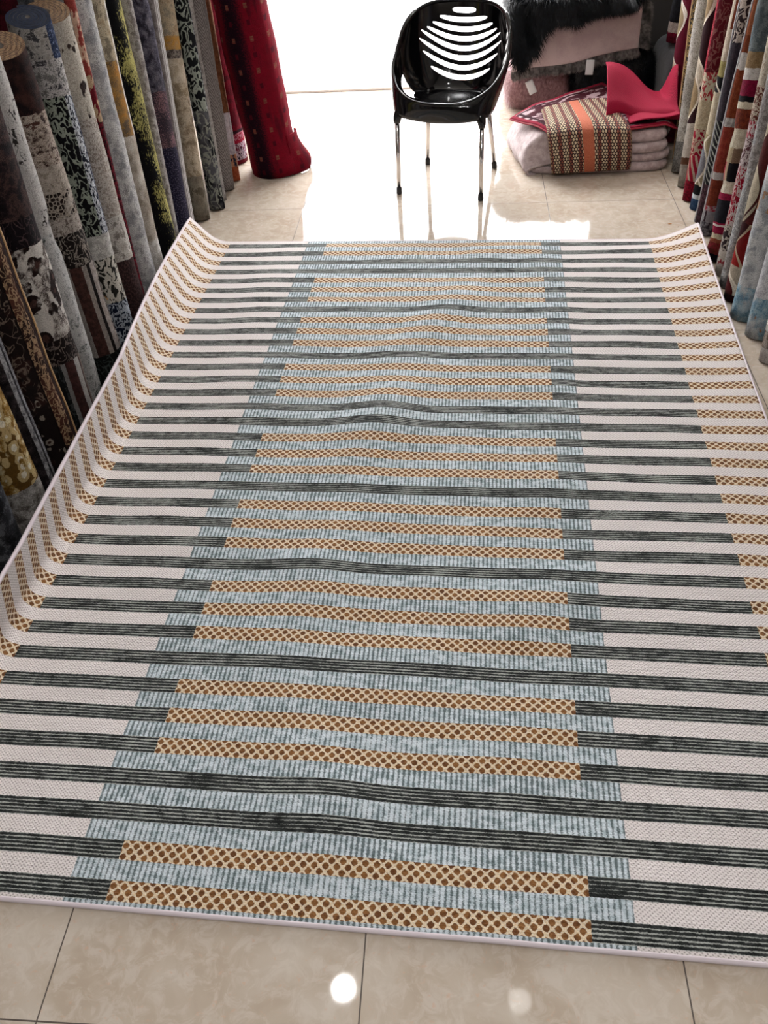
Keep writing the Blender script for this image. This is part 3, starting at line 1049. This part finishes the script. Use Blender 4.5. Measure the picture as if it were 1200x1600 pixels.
# ------------------------------------------------------------------ tub chair
def chair():
    t = empty('tub_chair', (-0.045, 4.34, 0), math.radians(-14.7))
    tag(t, 'glossy black plastic tub chair with slotted back and four metal legs', 'chair')
    mp = M('black_gloss_plastic', rough=0.10, color='070709')
    mp.bsdf.inputs['IOR'].default_value = 1.5
    MP = mp.mat

    def rim(a):
        """a = 0 at the front, pi at the back"""
        s, c = math.sin(a), math.cos(a)
        e = 0.90 if c > 0 else 0.95
        x = 0.272 * math.copysign(abs(s) ** e, s)
        y = 0.012 - 0.252 * math.copysign(abs(c) ** e, c)
        if c > 0:
            z = 0.443 + 0.140 * (1 - c) ** 1.25
        else:
            z = 0.583 + 0.178 * math.sin(min(1.0, -c) * PI / 2) ** 1.05
        return Vector((x, y, z))

    SEAT = 0.400

    def shell(a, w):
        """w: 0 seat centre .. 1 rim"""
        R_ = rim(a)
        s, c = math.sin(a), math.cos(a)
        if w < 0.38:
            q = w / 0.38
            fr = 0.62 * q
            z = SEAT - 0.020 + 0.024 * q * q - 0.12 * (R_.y - 0.012) * fr
        else:
            al = (w - 0.38) / 0.62 * PI / 2
            fr = 0.62 + 0.38 * math.sin(al) ** (0.95)
            hh = (1 - math.cos(al)) ** 0.86
            sb = SEAT + 0.004 - 0.12 * (R_.y - 0.012) * 0.62
            z = sb + (R_.z - sb) * hh
        cy = 0.012
        return Vector((R_.x * fr, cy + (R_.y - cy) * fr, z))

    zs = [0.718 - 0.0405 * k for k in range(8)]
    Ws = [0.058, 0.116, 0.148, 0.172, 0.195, 0.203, 0.186, 0.150]

    def cut(p):
        if p.y > 0.04:
            for k in range(8):
                zc = zs[k] + 2.4 * p.x * p.x * (0.4 + 0.6 * min(1, k / 4))
                if abs(p.x) < Ws[k]:
                    hw = 0.0107 * math.sqrt(max(0, 1 - (abs(p.x) / Ws[k]) ** 4))
                    if k == 0: hw *= 1.1
                    if abs(p.z - zc) < hw: return True
        # lower side openings
        for sx in (-1, 1):
            if p.x * sx > 0.10 and -0.050 < p.y < 0.045 and 0.4080 < p.z < 0.495:
                q = (p.y + 0.050) / 0.095
                if p.z < 0.408 + 0.083 * math.sqrt(max(0, q)): return True
        return False

    na, nw = 640, 230
    V, F = [], []
    V.append(shell(0, 0))
    for j in range(1, nw + 1):
        for i in range(na):
            V.append(shell(2 * PI * i / na, j / nw))
    for i in range(na):
        F.append((0, 1 + (i + 1) % na, 1 + i))
    for j in range(nw - 1):
        for i in range(na):
            a, b = 1 + j * na + i, 1 + j * na + (i + 1) % na
            q = (a, b, b + na, a + na)
            cpt = (V[q[0]] + V[q[1]] + V[q[2]] + V[q[3]]) / 4
            if not cut(cpt):
                F.append(q)
    # draw the slot edges smooth: slide the border vertices onto the slot outline
    kept = {}
    for q in F:
        for i in q:
            kept[i] = kept.get(i, 0) + 1
    for i, p in enumerate(V):
        if i == 0 or kept.get(i, 0) in (0, 4) or p.y < 0.04:
            continue
        best = None
        for k in range(8):
            zc = zs[k] + 2.4 * p.x * p.x * (0.4 + 0.6 * min(1, k / 4))
            if abs(p.x) < Ws[k] * 0.995:
                hw = 0.0107 * math.sqrt(max(0, 1 - (abs(p.x) / Ws[k]) ** 4)) * (1.1 if k == 0 else 1.0)
                z = zc + math.copysign(hw, p.z - zc)
                if best is None or abs(z - p.z) < abs(best - p.z):
                    best = z
        if best is not None and abs(best - p.z) < 0.005:
            p.z = best
    used = sorted({i for q in F for i in q})
    mp_ = {k: n for n, k in enumerate(used)}
    o = make('seat_shell', [V[k] for k in used], [tuple(mp_[i] for i in q) for q in F], MP, t)
    s_ = o.modifiers.new('thick', 'SOLIDIFY')
    s_.thickness = 0.006
    s_.offset = 1.0
    # rounded rim
    tube('rim', [rim(2 * PI * i / 120) for i in range(120)], 0.0085, MP, t, 10, closed=True)
    # front apron, wrapping under the rim and fading out towards the back
    V, F = [], []
    n, k = 96, 8
    for i in range(n + 1):
        a = math.radians(-128 + 256 * i / n)
        R_ = rim(a)
        aa = abs(math.degrees(a))
        up = smooth01((aa - 52) / 62)
        sn, cs = math.sin(a), math.cos(a)
        rr = (abs(sn / 0.240) ** 4.4 + abs(cs / 0.235) ** 4.4) ** (-1 / 4.4)
        low = Vector((sn * rr, 0.0 - cs * rr, 0.378 - 0.014 * math.cos(2 * a) * (1 - up)))
        out = Vector((sn, -cs, 0))
        hi = R_ + Vector((0, 0, -0.012)) - out * 0.002
        low = low.lerp(hi, up)
        for j in range(k + 1):
            q = j / k
            p = R_.lerp(low, q) + out * (0.007 * math.sin(q * PI)) + Vector((0, 0, 0.012 * math.sin(q * PI)))
            V.append(p)
    for i in range(n):
        for j in range(k):
            a = i * (k + 1) + j
            F.append((a, a + k + 1, a + k + 2, a + 1))
    o = make('apron', V, F, MP, t)
    s_ = o.modifiers.new('thick', 'SOLIDIFY')
    s_.thickness = 0.006
    s_.offset = -1
    feet = [(-0.211, -0.204), (0.211, -0.204), (-0.180, 0.200), (0.184, 0.212)]
    for i, (fx, fy) in enumerate(feet):
        front = i < 2
        top = (fx * 0.98, fy * 0.98, 0.43) if front else (fx * 0.80, fy * 0.62, 0.415)
        bot = Vector((fx, fy, 0.0))
        T_ = Vector(top)
        dz = lambda h: bot + (T_ - bot) * (h / T_.z)
        l = tube('leg', [dz(0.02), dz(0.34 if front else 0.37)], 0.0115, MAT_CHROME, t, 16)
        lv, lf = tube_data([dz(0.0), dz(0.004), dz(0.03), dz(0.034)], [0.0125, 0.0145, 0.0138, 0.012], 16)
        make('rubber_foot', lv, lf, MAT_DARK, l)
        if front:
            tube('leg_socket', [dz(0.342), dz(0.352), dz(0.366) - Vector((fx, fy, 0)) * 0.01, dz(0.38) - Vector((fx, fy, 0)) * 0.03, dz(0.395) - Vector((fx, fy, 0)) * 0.07, dz(0.41) - Vector((fx, fy, 0)) * 0.13], [0.0160, 0.0180, 0.0205, 0.0230, 0.0250, 0.0250], MP, t, 20, ref=(1, 0, 0))
        else:
            tube('leg_socket', [dz(0.35), dz(0.38), dz(0.403)], [0.0165, 0.019, 0.03], MP, t, 20, ref=(1, 0, 0))
    return t


chair()

# ------------------------------------------------------------------ folded rugs on the floor, right of the chair
def felt(name, c1, c2, sc=30):
    m = M(name, rough=0.95, Sheen_Weight=0.2)
    x, y, z = m.obj()
    n = m.noise(m.vec(x, y, z), sc, 4, 0.6)
    g = m.noise(m.vec(x, y, z), 300, 2)
    m.color(m.mix((n + (g - 0.5) * 0.4).ramp(0.35, 0.65), c1, c2))
    m.bump(n * 0.6 + g * 0.4, 0.5, 0.006)
    return m.mat


MAT_BLANKET = felt('pink_grey_plush', 'a2908f', 'c0b0b0')


def folded_layer(t, x0, x1, y0, y1, zc, h, lump, seed, name='fold'):
    """one fold of a thick soft cloth: rounded slab"""
    V, F = [], []
    n, k = 64, 14
    for j in range(k + 1):
        ph = -PI / 2 + PI * j / k
        for i in range(n):
            a = 2 * PI * i / n
            c, s = math.cos(a), math.sin(a)
            e = 0.28
            bx = math.copysign(abs(c) ** e, c)
            by = math.copysign(abs(s) ** e, s)
            sh = math.cos(ph) ** 0.35
            inset = (1 - sh) * 0.9
            hx, hy = (x1 - x0) / 2, (y1 - y0) / 2
            px = (x0 + x1) / 2 + bx * (hx - h * 0.5 + h * 0.5 * math.cos(ph)) if j not in (0, k) else (x0 + x1) / 2 + bx * (hx - h * 0.5)
            py = (y0 + y1) / 2 + by * (hy - h * 0.5 + h * 0.5 * math.cos(ph)) if j not in (0, k) else (y0 + y1) / 2 + by * (hy - h * 0.5)
            nn = mnoise.noise(Vector((px * 5 + seed, py * 5, seed)))
            V.append((px + nn * 0.008, py + nn * 0.010, zc + h * 0.5 * math.sin(ph) + lump * nn * (0.5 + 0.5 * math.sin(ph))))
    for j in range(k):
        for i in range(n):
            a, b = j * n + i, j * n + (i + 1) % n
            F.append((a, b, b + n, a + n))
    # caps as grids of triangles to a centre point
    for j, fl in ((0, True), (k, False)):
        base = j * n
        cz = V[base][2]
        V.append(((x0 + x1) / 2, (y0 + y1) / 2, cz))
        c_ = len(V) - 1
        for i in range(n):
            q = (base + i, base + (i + 1) % n, c_)
            F.append(tuple(reversed(q)) if fl else q)
    return make(name, V, F, MAT_BLANKET, t)


def blanket():
    t = empty('folded_plush_rug', (0.69, 4.72, 0))
    tag(t, 'thick pinkish grey plush rug folded in four layers right of the chair', 'folded rug')
    inv = Matrix.Translation(-Vector(t.location))
    for k, (x0, x1, y0, y1, zc, h) in enumerate([(0.335, 1.07, 4.375, 4.98, 0.022, 0.044), (0.40, 1.075, 4.40, 4.97, 0.063, 0.046), (0.42, 1.06, 4.40, 4.96, 0.106, 0.048), (0.43, 1.05, 4.42, 4.95, 0.150, 0.050)]):
        o = folded_layer(t, x0, x1, y0, y1, zc, h, 0.013, k * 3.0)
        o.matrix_parent_inverse = inv
    # the wide turned-over end that wraps the left side
    def fn(u, v):
        # u runs along y from front to back, v from the floor up over the side
        y = 4.385 + 0.44 * u
        pr = [(0.0, (0.36, 0.010)), (0.12, (0.322, 0.012)), (0.25, (0.298 + 0.012, 0.045)), (0.45, (0.318 + 0.02, 0.110)), (0.65, (0.37 + 0.02, 0.160)), (0.85, (0.46, 0.182)), (1.0, (0.56, 0.180))]
        x = interp(v, [(a, b[0]) for a, b in pr])
        z = interp(v, [(a, b[1]) for a, b in pr])
        ft = smooth01((u) / 0.16)
        z = z * (0.30 + 0.70 * ft) if v > 0.2 else z
        x += 0.03 * (1 - ft) * (v) - 0.035 * u + 0.04 * (1 - u) ** 2 * (1 - v)
        nn = mnoise.noise(Vector((x * 7, y * 7, 5)))
        return Vector((x + nn * 0.012, y, max(0.006, z + nn * 0.012)))
    o = grid('turned_end', fn, 50, 30, [MAT_BLANKET], t, thick=0.0)
    o.matrix_parent_inverse = inv
    ss = o.modifiers.new('sub', 'SUBSURF')
    ss.levels = ss.render_levels = 1
    s_ = o.modifiers.new('thick', 'SOLIDIFY')
    s_.thickness = 0.012
    s_.offset = -1


blanket()


def red_rug():
    m = M('crimson_mottled_pile', rough=0.9, Specular_IOR_Level=0.1)
    x, y = m.uv()
    n = m.noise(m.vec(x * 2.2, y * 4.5, 2.0), 2.6, 5, 0.7, 0.5)
    g = m.noise(m.vec(x, y, 3.0), 120, 2)
    c = m.mix(n.ramp(0.50, 0.55), '3a0c18', 'a78f93')
    c = m.mix(g.ramp(0.6, 0.7) * 0.5, c, '2b0a12')
    edge = (x.mn(1.0 - x)).mn(y.mn(1.0 - y))
    c = m.mix(edge.lt(0.035), c, '7b1029')
    c = m.mix((edge - 0.066).abs().lt(0.012), c, '2b0a14')
    m.color(c)
    m.bump(g, 0.4, 0.004)
    L, Fp, R_, B = Vector((0.27, 4.72)), Vector((0.505, 4.315)), Vector((1.095, 4.50)), Vector((0.80, 5.16))

    def fn(u, v):
        p = (L * (1 - u) + B * u) * (1 - v) + (Fp * (1 - u) + R_ * u) * v
        z = 0.200
        # droop over the left side and the front of the pile
        dx = max(0.0, 0.40 - p.x)
        z -= dx * 0.22
        dy = max(0.0, 4.41 - p.y)
        z -= dy * 1.5
        if dy > 0: p = Vector((p.x, 4.41 - dy * 0.35))
        z += 0.006 * mnoise.noise(Vector((p.x * 9, p.y * 9, 1)))
        if p.x > 1.03: z -= (p.x - 1.03) * 0.5
        return Vector((p.x, p.y, z))
    o = grid('crimson_rug', fn, 50, 50, [m.mat], None, thick=0.008)
    tag(o, 'crimson rug with pale mottling lying over the folded plush rug', 'rug')
    N = 50
    pa = [fn(i / N, 0) for i in range(N)] + [fn(1, i / N) for i in range(N)] + [fn(1 - i / N, 1) for i in range(N)] + [fn(0, 1 - i / N) for i in range(N)]
    tube('edge_binding', pa, 0.005, MAT_REDCORD, o, 6, closed=True)


red_rug()


def basket_mat():
    m = M('chunky_woven_jute', rough=0.95)
    x, y = m.uv()      # x across 0..0.37 m, y down the strip
    q = y / 0.015
    row = q.floor()
    cx = (x / 0.0135 + (row * 0.5).frac()).frac()
    cell = (cx - 0.5).abs() * 2.0 + (q.frac() - 0.5).abs() * 1.5 + (m.noise(m.vec(x, y, 4.0), 150, 2) - 0.5) * 0.9
    # alternate columns of cream and of brown red
    col = (x / 0.045).frac()
    creamcol = (col - 0.5).abs().lt(0.31)
    hole = cell.ramp(0.74, 0.92)
    c1 = m.mix(hole, 'c8b697', '2b1715')
    c2 = m.mix(hole, '8a4a3c', '2b1416')
    c = m.mix(creamcol, c2, c1)
    stripe = (x - 0.175).abs().lt(0.026)
    n = m.noise(m.vec(x, y, 1.0), 240, 2)
    c = m.mix(stripe, c, m.mix(n.ramp(0.35, 0.65), 'a5553c', 'b9694c'))
    m.color(c)
    m.bump((1.0 - cell * 0.6) * (1.0 - stripe) + n * 0.3, 0.7, 0.006)
    TL, TR, BR, BL = Vector((0.435, 4.70)), Vector((0.775, 4.82)), Vector((0.865, 4.40)), Vector((0.465, 4.36))

    def fn(u, v):
        p = (TL * (1 - u) + TR * u) * (1 - v) + (BL * (1 - u) + BR * u) * v
        # arc length v: lies on top, then folds over the front edge
        vt = 0.62
        bulge = 0.012 * math.sin(u * PI)
        if v < vt:
            w = v / vt
            top = (TL * (1 - u) + TR * u)
            edge = Vector((0.445 + 0.40 * u, 4.375 + 0.02 * u))
            p = top * (1 - w) + edge * w
            z = 0.216 + bulge - 0.02 * max(0, w - 0.75) * 4 * (w - 0.75) * 4
        else:
            w = (v - vt) / (1 - vt)
            edge = Vector((0.445 + 0.40 * u, 4.375 + 0.02 * u))
            bot = Vector((0.475 + 0.385 * u, 4.335 + 0.035 * u))
            p = edge * (1 - w) + bot * w
            z = (0.196 + bulge) * (1 - w) + 0.028 * w
            p = p - Vector((0, 0.025 * math.sin(w * PI)))
        return Vector((p.x, p.y, z))
    o = grid('woven_mat', fn, 50, 70, [m.mat], None, thick=0.014, uvf=lambda u, v: (u * 0.37, v * 0.56))
    ss = o.modifiers.new('sub', 'SUBSURF')
    ss.levels = ss.render_levels = 1
    tag(o, 'chunky brown and cream woven mat with one orange stripe over the pile front', 'mat')
    # coarse whipped rim
    N = 60
    pa = [fn(i / N, 0) for i in range(N)] + [fn(1, i / N) for i in range(N)] + [fn(1 - i / N, 1) for i in range(N)] + [fn(0, 1 - i / N) for i in range(N)]
    mw = M('whipped_rim', rough=0.95)
    xx, yy, zz = mw.obj()
    mw.color(mw.mix(((xx + yy + zz) * 320.0).sin().gt(0.0), '4b2a22', '9c8668'))
    tube('whipped_edge', pa, 0.007, mw.mat, o, 6, closed=True)


basket_mat()


def pink_mat():
    m = M('ribbed_pink_mat', rough=0.75, Specular_IOR_Level=0.2)
    x, y = m.uv()
    rib = (y * (2 * PI / 0.008)).sin() * (x * (2 * PI / 0.008)).sin()
    m.color(m.mix(rib.ramp(-0.2, 0.6), '8a0d2e', 'c41c48'))
    m.bump(rib, 0.5, 0.003)
    # cross-section: a sheet buckled into a wave, section lines run front-left to back-right
    def fn(u, v):
        # u along the long way (left to right), v from front to back
        xx = 0.74 + 0.37 * u
        crest = 0.155 * (1 - smooth01((u - 0.02) / 0.75)) + 0.02
        dip = 0.13 * smooth01((u - 0.80) / 0.20)
        z = 0.225 + crest * (0.25 + 0.75 * smooth01(v * 1.2)) + dip * smooth01((v - 0.35) / 0.6)
        y = 4.50 + 0.36 * v + 0.05 * u
        # the front lip rolls under
        if v < 0.18:
            q = (0.18 - v) / 0.18
            z -= 0.035 * q * q
            y += 0.02 * q
        z += 0.010 * math.sin(u * 9 + v * 4)
        return Vector((xx + 0.02 * v, y + 0.03 * math.sin(u * 5), z))
    o = grid('rubbery_mat', fn, 60, 36, [m.mat], None, thick=0.006, uvf=lambda u, v: (u * 0.5, v * 0.42))
    tag(o, 'bright pink ribbed mat buckled over the right end of the folded pile', 'mat')

    def fn2(u, v):
        # lower fold lying on the crimson rug
        x = 0.85 + 0.25 * u
        y = 4.47 + 0.26 * v + 0.03 * u
        z = 0.214 + 0.006 * math.sin(u * 6) + 0.03 * u * (1 - v)
        return Vector((x, y, z))
    grid('lower_fold', fn2, 20, 16, [m.mat], o, thick=0.005, uvf=lambda u, v: (u * 0.25, v * 0.26))


pink_mat()

# ------------------------------------------------------------------ stack of fur rugs against the shop front
MAT_BLACKFUR = fur_material('black_fur', '040507', '0d1218', 0.42)
MAT_GREYFUR = fur_material('grey_fur', '5f5a58', '8d8784')
MAT_PINKFUR = fur_material('pink_fur', '8f6a6c', 'b58f90')
MAT_LINING = felt('pale_suede_lining', 'b09c9c', 'bfacab', 12)


def lump(name, x0, x1, y0, y1, z0, z1, mat, parent, seed=1, e=0.5):
    V, F = [], []
    n, k = 48, 20
    for j in range(k + 1):
        ph = -PI / 2 + PI * j / k
        for i in range(n):
            a = 2 * PI * i / n
            c, s = math.cos(a), math.sin(a)
            bx, by = math.copysign(abs(c) ** e, c), math.copysign(abs(s) ** e, s)
            cp, sp = abs(math.cos(ph)) ** 0.5, math.copysign(abs(math.sin(ph)) ** 0.6, math.sin(ph))
            p = Vector(((x0 + x1) / 2 + bx * cp * (x1 - x0) / 2, (y0 + y1) / 2 + by * cp * (y1 - y0) / 2, (z0 + z1) / 2 + sp * (z1 - z0) / 2))
            p += Vector((1, 1, 0.6)) * (mnoise.noise(p * 6 + Vector((seed, 0, 0))) * 0.012)
            p.z = max(p.z, z0 + 0.001)
            V.append(p)
    for j in range(k):
        for i in range(n):
            a, b = j * n + i, j * n + (i + 1) % n
            F.append((a, b, b + n, a + n))
    return make(name, V, F, mat, parent)


def roots_on(o, n, seed, cond=lambda p, nn: True, down=0.9):
    """scatter root points over a mesh"""
    rnd = random.Random(seed)
    me = o.data
    polys = [p for p in me.polygons if cond(p.center, p.normal)]
    ar = [p.area for p in polys]
    out = []
    for p in rnd.choices(polys, ar, k=n):
        vs = [me.vertices[i].co for i in p.vertices]
        a, b = rnd.random(), rnd.random()
        q = vs[0].lerp(vs[1], a).lerp(vs[-1].lerp(vs[2 if len(vs) > 3 else -1], a), b)
        nn = p.normal
        d = Vector((0, -0.15, -1))
        d = d - nn * d.dot(nn)
        if d.length < 0.25: d = Vector((0, -1, 0))
        out.append((q, nn, d.normalized() * down))
    return out


def furs():
    vis = lambda p, n: (n.y < 0.25 or n.z > 0.3)
    # pink fur rug at the bottom left
    o = lump('pink_fur_rug', 0.27, 0.655, 5.36, 5.84, 0.0, 0.24, MAT_PINKFUR, None, 3, 0.4)
    tag(o, 'dusty pink fur rug folded at the bottom left of the fur stack', 'fur rug', 'furs stacked at the shop front')
    fur('fur', roots_on(o, 9000, 5, vis), 0.045, 0.0011, MAT_PINKFUR, o, 5)
    # black fur rug at the bottom right
    o = lump('black_fur_rug', 0.64, 1.14, 5.30, 5.84, 0.0, 0.30, MAT_BLACKFUR, None, 4, 0.4)
    tag(o, 'black fur rug folded at the bottom right of the fur stack, under the grey one', 'fur rug', 'furs stacked at the shop front')
    fur('fur', roots_on(o, 8000, 6, vis), 0.05, 0.0012, MAT_BLACKFUR, o, 6)
    # grey fur rug with its pale lining turned outwards
    g = lump('grey_fur_rug', 0.27, 1.06, 5.37, 5.80, 0.27, 0.54, MAT_GREYFUR, None, 7, 0.35)
    tag(g, 'grey fur rug on the stack with its pale pink lining hanging over the front', 'fur rug', 'furs stacked at the shop front')
    fur('fur', roots_on(g, 7000, 7, lambda p, n: n.y < 0.2 or n.z > 0.2), 0.04, 0.0011, MAT_GREYFUR, g, 7)

    def fn(u, v):
        x = 0.30 + 0.70 * u
        zb = 0.235 + 0.105 * u
        z = 0.575 * (1 - v) + zb * v
        y = 5.345 - 0.05 * v + 0.02 * math.sin(u * 7 + 1) * v
        if v < 0.15: y += (0.15 - v) * 0.7
        return Vector((x, y, z + 0.004 * math.sin(u * 11)))
    l = grid('lining', fn, 50, 30, [MAT_LINING], g, thick=0.006)
    rnd = random.Random(9)
    rts = []
    for i in range(9000):
        u = rnd.random()
        p = fn(u, 1.0)
        rts.append((p + Vector((0, 0.008 + rnd.random() * 0.012, rnd.uniform(-0.012, 0.012))), Vector((0, -0.35, -0.6)), Vector((0.1, -0.1, -1))))
    for i in range(4200):
        v = rnd.random()
        p = fn(1.0, v)
        rts.append((p + Vector((rnd.uniform(-0.008, 0.02), 0.010, 0)), Vector((0.8, -0.35, 0)), Vector((0.8, 0, -0.6))))
    fur('fur_fringe', rts, 0.05, 0.0012, MAT_GREYFUR, g, 11, jitter=0.25)
    # black long-haired sheepskin thrown over the top
    b = lump('black_sheepskin', 0.24, 1.02, 5.25, 5.78, 0.548, 0.625, MAT_BLACKFUR, None, 12, 0.5)
    tag(b, 'long haired black sheepskin thrown over the top of the fur stack', 'fur rug', 'furs stacked at the shop front')
    fur('fur', roots_on(b, 22000, 13, lambda p, n: True), 0.075, 0.0014, MAT_BLACKFUR, b, 13, curl=0.9)

    def fl(u, v):
        x = 0.27 + 0.66 * u
        drop = interp(u, [(0, 0.20), (0.08, 0.33), (0.16, 0.345), (0.24, 0.24), (0.32, 0.11), (0.42, 0.08), (0.55, 0.11), (0.7, 0.06), (1, 0.03)])
        return Vector((x, 5.27 + 0.02 * math.sin(u * 12) - 0.01 * v, 0.60 - (drop - 0.02) * v))
    f_ = grid('hanging_lobes', fl, 40, 24, [MAT_BLACKFUR], b, thick=0.01)
    rts = []
    for i in range(15000):
        u, v = rnd.random(), rnd.random() ** 0.8
        rts.append((fl(u, v), Vector((0, -1, 0.1)), Vector((rnd.uniform(-0.3, 0.3), 0, -1))))
    fur('hanging_fur', rts, 0.085, 0.0014, MAT_BLACKFUR, b, 14, curl=0.9)
    # white care labels sewn to the lower furs
    for x0, y0, z0, rz, w, h, par, lb in ((0.40, 5.325, 0.185, 0.45, 0.045, 0.075, 'pink', 'left'), (0.735, 5.262, 0.30, -0.05, 0.045, 0.075, 'grey', 'right')):
        def ft(u, v, x0=x0, y0=y0, z0=z0, rz=rz, w=w, h=h):
            a, c = (u - 0.5) * w, -v * h
            return Vector((x0 + a * math.cos(rz) - c * math.sin(rz), y0 - 0.012 * math.sin(v * 2) - 0.01, z0 + a * math.sin(rz) + c * math.cos(rz)))
        tgt = bpy.data.objects['pink_fur_rug'] if par == 'pink' else g
        grid('care_label', ft, 4, 8, [MAT_WHITE], tgt, thick=0.0008)
    # dark folded rug stack in the right corner, with a rolled rug standing on it
    d = lump('folded_dark_rug', 1.13, 1.48, 5.05, 5.62, 0.0, 0.36, felt('charcoal_pile', '121318', '24242c'), None, 21, 0.25)
    tag(d, 'charcoal rug folded thick in the dark corner behind the right row', 'folded rug')
    r = rug_roll('roll banded black, white and maroon standing on the folded charcoal rug',
                 bands([(0.05, solid('7b1230', '5b0c24')), (0.10, solid('c0b4ae', 'a89c96')), (0.22, solid('16161a', '1e1e24')), (0.26, solid('6b4030', '8a6a50'))], solid('16161a', '1e1e24')),
                 (1.21, 5.30), (0.03, 0.05), 1.1, 0.065, (-1, 0), 70, seam=-2.3, spin=-1)
    r.location.z = 0.362


furs()

# ------------------------------------------------------------------ small bits on the floor
def crumb(name, x, y, r, c, label):
    V, F = [], []
    n = 10
    V.append((0, 0, 0.004))
    for i in range(n):
        a = 2 * PI * i / n
        q = r * (0.7 + 0.5 * abs(mnoise.noise(Vector((i * 1.7, x * 9, 0)))))
        V.append((q * 1.5 * math.cos(a), q * 0.7 * math.sin(a), 0.0008))
    for i in range(n):
        F.append((0, 1 + i, 1 + (i + 1) % n))
    o = make(name, V, F, M(name + '_skin', rough=0.7, color=c).mat)
    o.location = (x, y, 0.0)
    tag(o, label, 'litter')


crumb('dry_leaf_scrap', 0.961, 3.77, 0.008, 'a8713c', 'tiny orange brown scrap on the tile beyond the rug right corner')
crumb('dust_crumb', 0.99, 3.735, 0.003, '5b4a3a', 'tiny dark crumb just right of the orange scrap on the tile')
